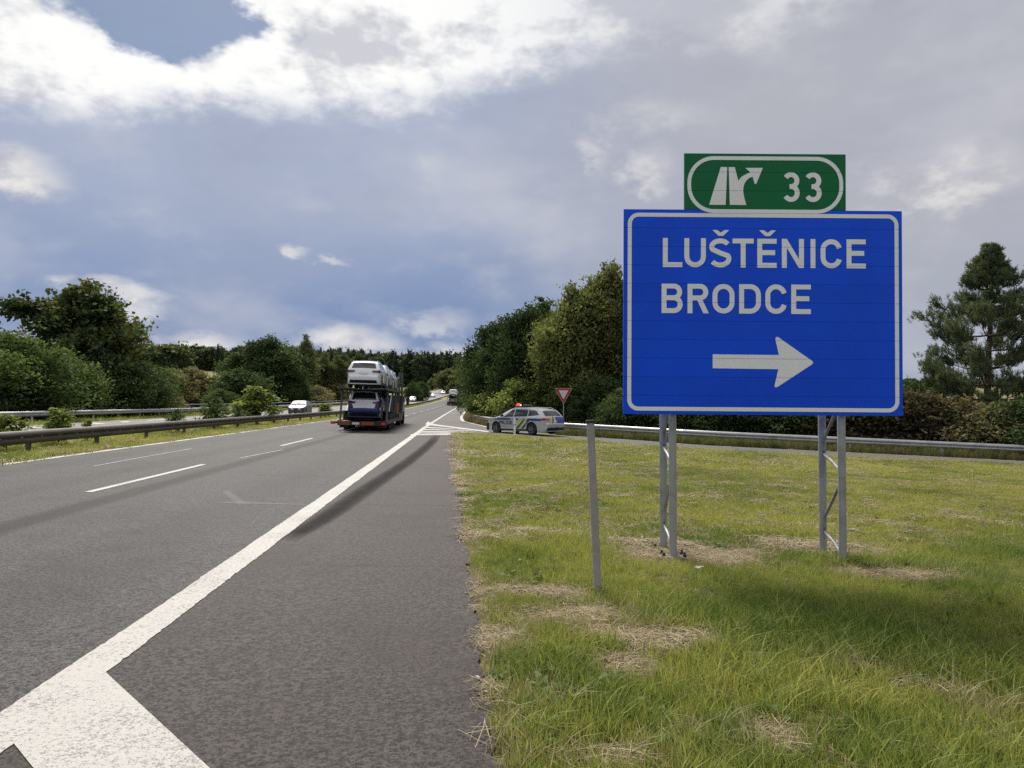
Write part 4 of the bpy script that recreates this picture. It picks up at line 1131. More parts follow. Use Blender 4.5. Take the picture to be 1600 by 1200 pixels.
# ------------------------------------------------------------------ car transporter
tr_green = mat('transporter_grey_green', (0.085, 0.10, 0.088), 0.55, 0.3, vary=.5, vscale=3, dirt=(0.06, 0.065, 0.06))
tr_dark = mat('transporter_dark_steel', (0.035, 0.036, 0.036), 0.6, 0.4, vary=.4, vscale=4)
tr_orange = mat('transporter_orange', (0.30, 0.062, 0.010), 0.5, vary=.3, vscale=5)
cab_m = mat('cab_dark', (0.025, 0.026, 0.028), 0.4, coat=.3)
tank_m = mat('fuel_tank_grey', (0.20, 0.205, 0.20), 0.45, 0.4)
lampred = mat('trailer_lamp', (0.5, 0.03, 0.02), 0.25, emit=(1, .08, .04), estr=0.05)
def transporter(label, group):
    T = thing('car_transporter', label, 'truck', group=group)
    U = 2.24
    # lower deck: two wheel tracks, cross members, side beams
    for sx in (-1, 1):
        MB().box(sx * .95 - .30, sx * .95 + .30, .15, 11.8, .44, .50).build('lower_track', tr_green, T)
        MB().box(sx * 1.22 - .04, sx * 1.22 + .04, .1, 12.2, .36, .56).build('side_beam', tr_green, T)
        MB().box(sx * .95 - .30, sx * .95 + .30, -.35, 13.6, U - .05, U).build('upper_track', tr_green, T)
        MB().box(sx * 1.24 - .03, sx * 1.24 + .03, -.40, 14.6, U - .10, U + .06).build('upper_beam', tr_green, T)
        MB().tube([(sx * 1.24, 7.6, U + .5), (sx * 1.24, 14.5, U + .55)], .022, 6).build('safety_rail', tr_green, T, True)
        for y in (7.6, 11.0, 14.4):
            MB().box(sx * 1.24 - .02, sx * 1.24 + .02, y - .02, y + .02, U + .061, U + .5).build('rail_stanchion', tr_green, T)
        for (y0, z0, y1, z1, w) in ((0.5, .5, .95, U - .1, .09), (3.4, .5, 4.3, U - .1, .11), (5.6, .5, 6.5, U - .1, .11), (9.6, .5, 9.6, 3.45, .13), (12.4, .6, 12.4, 3.55, .13), (7.6, .6, 8.2, U - .1, .10)):
            MB().bar((sx * 1.21, y0, z0), (sx * 1.21, y1, z1), w, w).build('upright', tr_green, T)
        MB().tube([(sx * 1.14, 2.0, .62), (sx * 1.14, 4.0, 1.9)], .05, 8).build('hydraulic_ram', alu, T, True)
        MB().box(sx * 1.14 - .10, sx * 1.14 + .12, 7.3, 8.9, .80, 1.45).build('tool_box', tr_orange, T, bevel=.02)
        MB().box(sx * .95 - .30, sx * .95 + .30, 10.2, 13.1, .25, .85).build('fuel_tank', tank_m, T, bevel=.08)
    for y in np.arange(.6, 12, 1.6): MB().box(-1.16, 1.16, y - .06, y + .06, .385, .435).build('cross_member', tr_dark, T)
    for y in np.arange(.0, 13.5, 1.9): MB().box(-1.2, 1.2, y - .05, y + .05, U - .115, U - .055).build('upper_cross_member', tr_dark, T)
    MB().box(-.45, .45, 1.0, 14.8, .55, .80).build('chassis_spine', tr_dark, T)
    # rear bumper
    bp = MB().box(-1.27, 1.27, -.06, .10, .27, .50).build('bumper', tr_dark, T, bevel=.01)
    for x0, x1 in ((-1.22, -.62), (-.05, .60)): MB().box(x0, x1, -.075, -.062, .30, .48).build('reflector_panel', tr_orange, bp)
    MB().box(-.52, -.14, -.08, -.063, .33, .44).build('number_plate', plate_m, bp)
    for sx in (-1, 1):
        if sx < 0: MB().box(-1.62, -1.275, -.05, .05, .37, .47).build('lamp_arm', tr_dark, bp)
        lx = -1.50 if sx < 0 else 1.10
        MB().box(lx - .11, lx + .11, -.09, -.062, .33, .45).build('tail_lamp', lampred, bp)
        MB().box(sx * .98 - .2, sx * .98 + .2, .101, .5, .16, .26).build('mud_guard', tr_dark, T)
    for sx in (-1, 1): MB().box(sx * .85 - .30, sx * .85 + .30, -.9, -.36, U - .07, U - .02).build('ramp_end', tr_green, T)
    # axles
    tm = wheel_mesh(.40)
    big = MB().lathe([(.26, .14), (.44, .16), (.48, .12), (.48, -.12), (.44, -.16), (.26, -.14), (.26, .14)], 24).mesh('wheel', True); big.materials.append(tyre_m)
    hub = MB().lathe([(.27, .12), (.20, .06), (.10, .06), (.08, .12), (.002, .13)], 18).mesh('rim', True); hub.materials.append(galv)
    for y in (2.3, 3.55, 4.8, 11.2, 14.9):
        MB().tube([(-1.0, y, .48), (1.0, y, .48)], .07, 8).build('axle', tr_dark, T)
        for sx in (-1, 1):
            o = link('wheel', big, None, T); o.location = (sx * 1.10, y, .48); o.rotation_euler = (0, 0, 0 if sx > 0 else math.pi); link('rim', hub, None, o)
            if y < 10: MB().bar((sx * 1.10, y - .5, 1.0), (sx * 1.10, y + .5, 1.0), .34, .03).build('mudguard', tr_dark, T)
    # tractor cab, low under the deck
    MB().prism([(-1.22, .55), (1.22, .55), (1.24, 1.5), (1.20, 2.0), (-1.20, 2.0), (-1.24, 1.5)], 13.5, 15.9).build('cab', cab_m, T, bevel=.06)
    MB().box(-1.05, 1.05, 15.86, 15.93, 1.25, 1.9).build('windscreen', glass, T)
    for sx in (-1, 1):
        MB().box(sx * 1.215 - .02, sx * 1.215 + .03, 14.3, 15.4, 1.35, 1.88).build('side_window', glass, T)
        MB().box(sx * 1.45 - .1, sx * 1.45 + .1, 15.55, 15.70, 1.35, 1.9).build('mirror', cab_m, T, bevel=.02)
    return T
TL = [-0.10]
def place_truck(T, cars, x, y, rz):
    g = gz(x, y); sl = math.atan(float(G(x, y + 6) - G(x, y)) / 6); rol = math.atan(float(G(x + 1, y) - G(x - 1, y)) / 2)
    M = Matrix.Translation((x, y, g + .02)) @ Matrix.Rotation(rz, 4, 'Z') @ Matrix.Rotation(sl, 4, 'X') @ Matrix.Rotation(-rol, 4, 'Y')
    T.matrix_world = M
    for c, (cx, cy, cz, rx) in cars:
        c.matrix_world = M @ Matrix.Translation((cx, cy, cz)) @ Matrix.Rotation(rx, 4, 'X')
tr1 = transporter('loaded two deck car transporter with orange rear bumper passing the hatched road nose', None)
W1, _ = make_car('estate_car', 'white estate car at the rear of the upper deck of the orange-bumpered transporter', 'car', EST, paint_white)
W2 = copy_tree(W1); W2['label'] = 'white estate car second from the tail on the upper deck of the orange-bumpered transporter'
W3 = copy_tree(W1); W3['label'] = 'white estate car foremost on the upper deck of the orange-bumpered transporter'
B1, _ = make_car('compact_suv', 'dark blue suv with white protective film on its tailgate, rear of the lower deck', 'car', SUV, paint_blue, film=True)
B2, _ = make_car('compact_suv', 'dark blue suv in the middle of the lower deck of the orange-bumpered transporter', 'car', SUV, paint_blue)
UZ = 2.245
cx_, cy_ = cw(566, 40.0)
place_truck(tr1, ((W1, (0, 2.15, UZ, 0)), (W2, (0, 6.75, UZ + .02, 0)), (W3, (0, 11.3, UZ - .10, 0)), (B1, (0, 2.65, .505, 0)), (B2, (0, 7.5, .505, 0))), cx_, cy_, R(0.6))

# the transporter farther up the road
tr2 = copy_tree(tr1); tr2['label'] = 'distant car transporter going up the hill beyond the merge lane'
FAR = []
def dup(o, lab): c = copy_tree(o); c['label'] = lab; return c
F1 = dup(W1, 'white estate car at the rear of the upper deck of the distant transporter')
F2 = dup(W1, 'white estate car in the middle of the upper deck of the distant transporter')
F3, _ = make_car('estate_car', 'red car foremost on the upper deck of the distant transporter', 'car', EST, paint_red, simple=True)
F4, _ = make_car('compact_suv', 'grey suv at the rear of the lower deck of the distant transporter', 'car', SUV, paint_grey, simple=True)
cx2, cy2 = cw(707, 172)
place_truck(tr2, ((F1, (0, 2.15, UZ, 0)), (F2, (0, 6.75, UZ, 0)), (F3, (0, 11.3, UZ, 0)), (F4, (0, 2.65, .505, 0))), cx2, cy2, R(-1.9))

# traffic
def park(o, xr, y, rz):
    x = xr + float(curve(y)); sl = math.atan(float(G(x, y + 2) - G(x, y - 2)) / 4)
    o.matrix_world = Matrix.Translation((x, y, gz(x, y) + A_OFF(y))) @ Matrix.Rotation(rz, 4, 'Z') @ Matrix.Rotation(sl if abs(rz) < 1 else -sl, 4, 'X'); return o
S1, _ = make_car('silver_car', 'silver car coming along the opposite carriageway behind the median saplings', 'car', EST, mat('car_paint_dull_silver', (0.12, 0.125, 0.13), 0.45, 0.2, 0.4, coat=.2), simple=True)
park(S1, -17.1, 83, math.pi)
far_w, _ = make_car('white_car', 'small distant white car on the opposite carriageway, nearest to the tall transporter cab', 'car', EST, paint_white, 'distant white cars on the opposite carriageway', simple=True)
park(far_w, -16.6, 212, math.pi)
c = dup(far_w, 'small distant white car between the two others on the opposite carriageway'); park(c, -16.8, 275, math.pi)
c = dup(far_w, 'small distant white car farthest up the hill on the opposite carriageway'); park(c, -16.8, 318, math.pi)
far_d, _ = make_car('dark_car', 'dark car ahead of the distant transporter', 'car', SUV, paint_black, simple=True)
park(far_d, -4.0, 235, 0)
far_v, _ = make_car('white_suv', 'white suv far up the hill ahead of the dark car', 'car', SUV, paint_white, simple=True)
park(far_v, -3.9, 290, 0)

# ------------------------------------------------------------------ trees and shrubs
bark = mat('bark', (0.075, 0.060, 0.048), 0.9, vary=.5, vscale=6, bump=.4, bscale=18)
bark_pine = mat('bark_pine', (0.085, 0.055, 0.042), 0.9, vary=.5, vscale=5, bump=.4, bscale=14)
bark_birch = mat('bark_birch', (0.50, 0.49, 0.46), 0.8, vary=.5, vscale=2.5, dirt=(0.06, 0.055, 0.05))
LEAF = dict(
    dark=mat_leaf('leaves_dark_green', (0.024, 0.041, 0.020), (0.088, 0.130, 0.052), .30),
    walnut=mat_leaf('leaves_walnut', (0.027, 0.044, 0.020), (0.091, 0.125, 0.052), .30, (0.208, 0.155, 0.053)),
    mid=mat_leaf('leaves_mid_green', (0.035, 0.061, 0.025), (0.135, 0.185, 0.073), .35),
    yellow=mat_leaf('leaves_yellow_green', (0.062, 0.080, 0.031), (0.207, 0.221, 0.086), .38),
    bright=mat_leaf('leaves_bright_green', (0.084, 0.115, 0.039), (0.270, 0.313, 0.112), .42),
    birch=mat_leaf('leaves_birch', (0.049, 0.065, 0.033), (0.150, 0.170, 0.087), .40),
    brown=mat_leaf('leaves_reddish_brown', (0.038, 0.032, 0.022), (0.117, 0.098, 0.058), .30),
    olive=mat_leaf('leaves_dry_olive', (0.078, 0.073, 0.041), (0.251, 0.217, 0.127), .30),
    pine=mat_leaf('pine_needles', (0.042, 0.059, 0.034), (0.169, 0.203, 0.120), .22),
    spruce=mat_leaf('spruce_needles', (0.020, 0.031, 0.020), (0.063, 0.086, 0.053), .10),
    wood=mat_leaf('wood_leaves', (0.032, 0.049, 0.028), (0.101, 0.132, 0.072), .25))

def leaf_quads(c, size, rng, up=0.35, long=1.6, dirs=None):
    """rhombic leaf faces at centres c"""
    n = len(c)
    nrm = rng.standard_normal((n, 3)); nrm[:, 2] += up * 2; nrm /= np.linalg.norm(nrm, axis=1)[:, None]
    a = rng.standard_normal((n, 3)) if dirs is None else dirs + 0.5 * rng.standard_normal((n, 3))
    a -= nrm * (a * nrm).sum(1)[:, None]; a /= np.linalg.norm(a, axis=1)[:, None] + 1e-9
    b = np.cross(nrm, a); s = size * rng.uniform(.6, 1.3, n)[:, None]
    v = np.stack([c - a * s * long / 2, c + b * s * .5 - a * s * .1, c + a * s * long / 2, c - b * s * .5 - a * s * .1], 1).reshape(-1, 3)
    f = np.arange(4 * n).reshape(n, 4)
    return v, f
def crown_mesh(name, lobes, n_leaf, leaf, rng, up=.35, shell=.55, tops=None, long=1.6, droop=0.0, tint_lobe=.5):
    """lobes: (x,y,z,rx,rz); leaves sit in twig clumps on the outer shell of every lobe"""
    lobes = np.array(lobes); wgt = lobes[:, 3] ** 1.3 * lobes[:, 4] ** .7; wgt = wgt / wgt.sum()
    cs, ts = [], []
    for (x, y, z, rx, rz), w in zip(lobes, wgt):
        m = int(n_leaf * w); nc = max(6, m // 16)
        d = rng.standard_normal((nc, 3)); d[:, 2] += 0.25; d /= np.linalg.norm(d, axis=1)[:, None]
        r = (shell + (1.06 - shell) * rng.random(nc) ** .6) * (1 + .24 * rng.standard_normal(nc) + .35 * (rng.random(nc) > .93))
        cc = np.stack([x + d[:, 0] * r * rx, y + d[:, 1] * r * rx, z + d[:, 2] * r * rz], 1)
        k = rng.integers(0, nc, m); cr = min(rx, rz) * .17 + leaf * .55
        p = cc[k] + rng.standard_normal((m, 3)) * np.array([cr, cr, cr * .62])
        if droop: p[:, 2] -= droop * rng.random(m) ** 1.5
        cs.append(p)
        lt = rng.uniform(0, 1); ct = rng.random(nc)
        ts.append(np.clip(tint_lobe * lt + (1 - tint_lobe) * ct[k] + .12 * rng.standard_normal(m), 0, 1))
    c = np.concatenate(cs); t = np.concatenate(ts)
    v, f = leaf_quads(c, leaf, rng, up, long)
    return np_mesh(name, v, f, False, {'tint': np.repeat(t, 4)})
def limb_mesh(H, lobes, rng, r0, base, lean=(0, 0), sides=7, split=None):
    mb = MB(); top = max(l[2] for l in lobes); ax = []
    k = 7
    for i in range(k + 1):
        t = i / k; ax.append((lean[0] * t + .06 * H * .3 * math.sin(3.1 * t + r0 * 9) * t, lean[1] * t + .02 * H * math.sin(4.3 * t) * t, t * top * .94))
    mb.tube([(ax[0][0], ax[0][1], -.4)] + ax, [r0 * 1.35] + [r0 * (1.12 - .98 * i / k) for i in range(k + 1)], sides)
    for (x, y, z, rx, rz) in lobes:
        zs = max(base * .7, z - rz * .5 - math.hypot(x, y) * .65); zs = min(zs, top * .85); t = zs / (top * .94); i = min(int(t * k), k - 1); u = t * k - i
        a = np.array(ax[i]) * (1 - u) + np.array(ax[i + 1]) * u; e = np.array((x, y, z)); m = (a + e) / 2 + np.array((0, 0, -.08 * np.linalg.norm(e - a))) + rng.normal(0, .06, 3) * np.linalg.norm(e - a)
        rr = r0 * (1.1 - .95 * t) * .55 + .008
        mb.tube([a, (a + m) / 2 + rng.normal(0, .02, 3), m, (m + e) / 2, e], [rr, rr * .85, rr * .65, rr * .45, rr * .22], 5, False)
        for _ in range(3):
            d = rng.normal(0, 1, 3); d[2] = abs(d[2]) * .5; d /= np.linalg.norm(d); q = m + (e - m) * rng.uniform(0, .8)
            mb.tube([q, q + d * np.array((rx, rx, rz)) * .45, q + d * np.array((rx, rx, rz)) * .85 + (0, 0, .05)], [rr * .35, rr * .22, rr * .08], 4, False)
    return mb.mesh('trunk', True, fix=False)
PROTO = {}
def broad(key, H, Rr, base, leafkey, n_leaf, leaf, seed, n_lobe=18, top_bias=1.0, barkm=None, lobe_r=.36, shell=.5, droop=0.0, narrow=False, up=.35, r0=None, flat=.85, ragged=.15, tint_lobe=.5):
    """prototype (trunk mesh, crown mesh) of a broadleaf tree or shrub of height H and crown radius Rr"""
    rng = np.random.default_rng(seed); lobes = []; Hc = H - base
    for i in range(n_lobe):
        t = (i + .5) / n_lobe; z = base + Hc * (.10 + .78 * t ** .95)
        prof = (math.sin(math.pi * min(1, (.18 + .80 * t)) ** top_bias)) ** .75 if not narrow else (1 - t) ** .7 * .9 + .1
        a = i * 2.399 + rng.uniform(-.5, .5); rad = Rr * prof * rng.uniform(.35, .82) * (1 + ragged * rng.standard_normal())
        lr = Rr * lobe_r * rng.uniform(.7, 1.25) * (.75 + .4 * prof)
        lobes.append((rad * math.cos(a), rad * math.sin(a), z, lr, lr * flat))
    lobes.append((rng.normal(0, .1) * Rr, rng.normal(0, .1) * Rr, H - Rr * lobe_r * .55, Rr * lobe_r * .7, Rr * lobe_r * .62))
    lobes.append((0, 0, base + Hc * .5, Rr * .5, Hc * .3))
    tm = limb_mesh(H, lobes, rng, r0 or (.02 * H + .03), base); tm.materials.append(barkm or bark)
    cm = crown_mesh('crown', lobes, n_leaf, leaf, rng, up, shell, droop=droop, tint_lobe=tint_lobe); cm.materials.append(LEAF[leafkey])
    PROTO[key] = (tm, cm, H); return PROTO[key]
def plant(key, px, depth, top_py, label, cat, name, group=None, rz=0.0, wide=1.0, xy=None, h=None, dz=0.0):
    tm, cm, H = PROTO[key]
    x, y = xy or cw(px, depth); g = gz(x, y) + dz
    hh = h or (EYE + (HOR - top_py) / FPX * depth - g); s = hh / H
    T = thing(name, label, cat, (x, y, g), rz, group); T.scale = (s * wide, s * wide, s)
    link('trunk', tm, None, T); link('crown', cm, None, T)
    return T

broad('walnut', 9.5, 5.2, 2.0, 'walnut', 34000, .22, 11, 26, lobe_r=.25, shell=.25, ragged=.32, flat=.5, tint_lobe=.62)
broad('oak', 9.0, 3.6, 1.2, 'dark', 38000, .165, 12, 22, lobe_r=.36)
broad('ash', 10, 3.4, 1.0, 'mid', 38000, .165, 13, 24, lobe_r=.34)
broad('maple', 11, 3.6, 0.8, 'yellow', 46000, .165, 14, 28, lobe_r=.34, top_bias=1.15)
broad('birch', 12, 2.2, 2.5, 'birch', 16000, .15, 15, 20, lobe_r=.34, shell=.2, droop=.7, barkm=bark_birch, top_bias=1.0, r0=.11, flat=1.3)
broad('poplar', 9, 1.3, 1.5, 'mid', 9000, .16, 16, 16, lobe_r=.5, flat=1.4)
broad('bush', 4, 2.4, .1, 'dark', 18000, .13, 17, 14, lobe_r=.42, r0=.06)
broad('bush_mid', 4, 2.4, .1, 'mid', 18000, .13, 18, 14, lobe_r=.40, r0=.06)
broad('thicket', 6.5, 3.9, .1, 'dark', 32000, .15, 26, 18, lobe_r=.36, r0=.08)
broad('thicket_mid', 6.5, 3.9, .1, 'mid', 32000, .15, 27, 18, lobe_r=.36, r0=.08)
broad('bush_bright', 3, 2.0, .05, 'bright', 13000, .12, 19, 13, lobe_r=.40, r0=.05, up=.6)
broad('bush_brown', 3.2, 2.2, .05, 'brown', 11000, .12, 20, 13, lobe_r=.38, r0=.05, shell=.3)
broad('bush_olive', 3.0, 2.4, .05, 'olive', 11000, .12, 21, 13, lobe_r=.38, r0=.05, shell=.3)
broad('sapling', 2.2, .85, .25, 'bright', 1500, .125, 22, 11, lobe_r=.36, r0=.022, shell=.3, up=.7)
broad('sapling_dark', 2.0, .95, .2, 'mid', 1100, .12, 23, 12, lobe_r=.36, r0=.022, shell=.3, up=.6)
broad('thorn', 5, 2.8, 1.4, 'olive', 5000, .20, 24, 13, lobe_r=.34, r0=.14, shell=.2, flat=.45)
broad('far_leafy', 9, 4.4, .4, 'birch', 10000, .40, 25, 16, lobe_r=.38)

def pine():
    rng = np.random.default_rng(31); H = 10.0; mb = MB(); C, D, Tn = [], [], []
    ax = [(.12 * math.sin(z * .5), .10 * math.cos(z * .4), z) for z in np.linspace(0, H, 12)]
    mb.tube([(0, .1, -.5)] + ax, [.24] + [.20 * (1 - .93 * z[2] / H) + .008 for z in ax], 9)
    z = 1.2
    while z < H - .25:
        t = z / H
        R_ = 4.6 * (1 - t) ** .62 * (0.86 + .22 * math.sin(z * 2.6)) if t < .76 else 5.4 * (1 - t)
        n = 6
        a0 = rng.uniform(0, 6.28)
        for k in range(n):
            a = a0 + k * 6.283 / n + rng.uniform(-.3, .3); L = R_ * rng.uniform(.65, 1.1); rise = .20 + .20 * t
            P = []
            for u in np.linspace(0, 1, 6):
                P.append(np.array((.12 * math.sin(z * .5) + math.cos(a) * L * u, .1 + math.sin(a) * L * u, z + L * (rise * u ** 1.0 - .12 * math.sin(3.14 * u)) + .12 * L * u ** 3)))
            r0 = .028 + .03 * (1 - t) * L / 3
            mb.tube(P, [r0 * (1 - .85 * u) for u in np.linspace(0, 1, 6)], 5, False)
            m = int(6 + 10.5 * L)
            for q in range(m):
                u = rng.uniform(.42, 1.02) ** .7; i = min(int(u * 5), 4); f = u * 5 - i; p = P[i] * (1 - f) + P[i + 1] * f
                sd = rng.normal(0, 1, 3); sd[2] = abs(sd[2]) * .5 + .15; sd /= np.linalg.norm(sd); ln = rng.uniform(.12, .52) * min(1, .16 + L * .38)
                e = p + sd * ln; mb.tube([p, e], [.010, .005], 3, False)
                tw = rng.random(); nt_ = rng.integers(3, 6)
                for w in range(nt_):
                    e2 = e + rng.normal(0, .13, 3) * (1, 1, .6) * min(1, .3 + L * .5); dd = (sd * .4 + np.array((math.cos(a) * .3, math.sin(a) * .3, .75))); dd /= np.linalg.norm(dd)
                    m2 = 15
                    nd = dd + .62 * rng.standard_normal((m2, 3)); nd /= np.linalg.norm(nd, axis=1)[:, None]
                    base = e2 + dd * rng.uniform(-.14, .10, m2)[:, None]
                    C.append(base + nd * .075); D.append(nd); Tn.append(np.clip(tw * .6 + .4 * rng.random(m2), 0, 1))
        z += .66 + .24 * rng.random() if t < .75 else .27
    C, D, Tn = np.concatenate(C), np.concatenate(D), np.concatenate(Tn)
    n = len(C); side = np.cross(D, rng.standard_normal((n, 3))); side /= np.linalg.norm(side, axis=1)[:, None]
    l, w = .17, .022
    v = np.stack([C - D * l / 2 - side * w / 2, C - D * l / 2 + side * w / 2, C + D * l / 2 + side * w * .3, C + D * l / 2 - side * w * .3], 1).reshape(-1, 3)
    cm = np_mesh('crown', v, np.arange(4 * n).reshape(n, 4), False, {'tint': np.repeat(Tn, 4)}); cm.materials.append(LEAF['pine'])
    tm = mb.mesh('trunk', True, fix=False); tm.materials.append(bark_pine)
    PROTO['pine'] = (tm, cm, H); print('pine needles', n)
pine()

def dl(px, X=-31.0): return min(200.0, -X * FPX / (717 - px))
# --- beyond the opposite carriageway
plant('walnut', 132, dl(132, -34), 446, 'broad spreading tree with yellowing crown behind the far guardrail', 'tree', 'walnut_tree', rz=.4, wide=1.12)
for px, d, top, k, lab in ((18, dl(18, -30.5), 528, 'thicket_mid', 'rounded mid green bush left of the spreading yellowing tree'), (-70, dl(-70, -36), 505, 'oak', 'dark tree at the far left edge behind the galvanised guardrail'),
                           (95, dl(95, -30.5), 560, 'thicket_mid', 'mid green bush under the spreading yellowing tree, left of its trunk'), (170, dl(170, -30.5), 556, 'thicket', 'dark dense bush under the spreading yellowing tree'),
                           (208, dl(208, -30.5), 572, 'thicket', 'dark bush at the right foot of the spreading yellowing tree'), (135, dl(135, -40), 540, 'thicket', 'dark tall bush behind the spreading yellowing tree'), (50, dl(50, -39), 535, 'thicket', 'dark bush in the gap behind the left green bush'), (185, dl(185, -41), 560, 'thicket_mid', 'bush behind the dark bush beside the field gap')):
    plant(k, px, d, top, lab, 'bush' if k.startswith('thicket') else 'tree', 'roadside_bush' if k.startswith('thicket') else 'broadleaf_tree', rz=px * .37, wide=1.25)
for px, d, top, lab in ((268, dl(268, -38), 578, 'twisted thorn tree with sparse olive leaves in front of the brown field'), (300, dl(300, -39), 574, 'sparse dry thorn tree next to the twisted one before the field'), (338, dl(338, -41), 588, 'low sparse thorn tree at the end of the brown field gap')):
    plant('thorn', px, d, top, lab, 'tree', 'thorn_tree', rz=px)
for px, d, top, k, w, lab in ((255, dl(255, -30.5), 612, 'bush_olive', 1.5, 'low dry olive scrub by the far guardrail below the thorn trees'), (300, dl(300, -39), 614, 'bush_olive', 1.5, 'low dry olive scrub between the thorn trees and guardrail'), (345, dl(345, -30.5), 610, 'bush_mid', 1.2, 'green scrub left of the dark round tree')):
    plant(k, px, d, top, lab, 'bush', 'scrub_bush', rz=px, wide=w)
plant('oak', 412, dl(412, -35), 530, 'dark rounded tree across the motorway behind the tall median sapling', 'tree', 'broadleaf_tree', rz=1.0, wide=1.28)
plant('bush', 372, dl(372, -31.5), 580, 'dark bush leaning out left of the rounded tree', 'bush', 'roadside_bush', rz=2, wide=1.25)
plant('bush', 448, dl(448, -31), 585, 'dark bush at the right foot of the rounded tree', 'bush', 'roadside_bush', rz=3, wide=1.2)
plant('birch', 478, dl(478, -34), 520, 'tall slender birch with drooping top behind the silver car', 'tree', 'birch_tree', rz=.3, wide=.9)
plant('birch', 506, dl(506, -32), 549, 'pale birch with bright trunk left of the transporter upper deck', 'tree', 'birch_tree', rz=2.2, wide=1.2)
plant('birch', 528, 185, 553, 'pale birch partly hidden by the white car on the transporter', 'tree', 'birch_tree', rz=4.0, wide=1.3)
plant('far_leafy', 470, 178, 556, 'grey green leafy tree behind the slender birch', 'tree', 'broadleaf_tree', rz=1)
for px, d, top, lab in ((490, 158, 606, 'dry olive hedge bush behind the silver car'), (522, 182, 601, 'dry olive hedge bush beside the transporter lower deck'), (455, 142, 608, 'dry olive hedge bush right of the rounded tree')):
    plant('bush_olive', px, d, top, lab, 'bush', 'scrub_bush', rz=px, wide=1.7)
plant('bush', 645, 215, 599, 'dark round bush past the transporter cab, left of its twin', 'bush', 'roadside_bush', rz=1, wide=.85)
plant('bush', 658, 222, 598, 'dark round bush past the transporter cab, right of its twin', 'bush', 'roadside_bush', rz=3, wide=.85)
for px, d, top, lab in ((700, 330, 578, 'pale green leafy tree beyond the distant transporter'), (722, 300, 576, 'pale green leafy tree right above the distant transporter'), (742, 210, 560, 'leafy tree where the motorway bends away behind the verge trees'), (676, 380, 592, 'small pale tree on the far field edge')):
    plant('far_leafy', px, d, top, lab, 'tree', 'broadleaf_tree', rz=px * .7)

# --- median saplings
def sap(px, d, top, k, lab, w=1.0):
    x, y = cw(px, d); plant(k, px, d, top, lab, 'sapling', 'median_sapling', rz=px * .21, wide=w)
def med_d(px): # depth at which the view ray crosses the middle of the median
    for d in np.linspace(15, 120, 400):
        x, y = cw(px, d)
        if x - float(curve(y)) < -12.7: return d
    return 60
for px, top, k, w, lab in ((12, 648, 'sapling', 1.5, 'low bright sapling behind the brown guardrail at its near end'), (92, 637, 'sapling', 1.2, 'upright bright sapling behind the brown guardrail before the chevrons'), (138, 655, 'sapling', .8, 'tiny sparse sapling right of the upright one'),
                           (275, 640, 'sapling_dark', 1.0, 'green sapling in the median below the thorn trees'), (335, 622, 'sapling_dark', 1.1, 'dark green sapling in the median left of the tallest one'), (400, 604, 'sapling', 1.5, 'tallest bright sapling in the median below the dark rounded tree'),
                           (372, 634, 'sapling_dark', .9, 'dark low sapling at the foot of the tallest one'), (428, 634, 'sapling_dark', 1.1, 'small sapling right of the tallest median sapling'), (508, 630, 'sapling', 1.6, 'small bright sapling in the median beside the transporter tail')):
    sap(px, med_d(px), top, k, lab, w)

# --- right of the motorway
for px, d, top, k, w, lab in ((776, 66, 505, 'oak', .9, 'dark green tree at the corner of the merge lane'), (818, 62, 486, 'oak', .85, 'dark green tree behind the police car roof'), (848, 66, 466, 'poplar', 1.0, 'slim upright tree top poking out between the two big trees'),
                              (898, 56, 448, 'maple', .92, 'yellow green tree behind the give way sign'), (952, 57, 418, 'maple', .80, 'tall yellow green tree at the left edge of the blue sign'), (1030, 57, 470, 'ash', 1.0, 'green tree hidden behind the left half of the blue sign'),
                              (1110, 56, 500, 'oak', 1.0, 'dark tree hidden behind the middle of the blue sign'), (1200, 54, 545, 'oak', 1.0, 'lower dark tree hidden behind the right half of the blue sign'), (760, 88, 548, 'ash', .75, 'green tree behind the corner tree at the merge lane')):
    plant(k, px, d, top, lab, 'tree', 'broadleaf_tree' if k != 'poplar' else 'upright_tree', rz=px * .3, wide=w)
plant('birch', 946, 62, 405, 'birch with thin drooping top rising above the yellow green trees', 'tree', 'birch_tree', rz=.9, wide=.75)
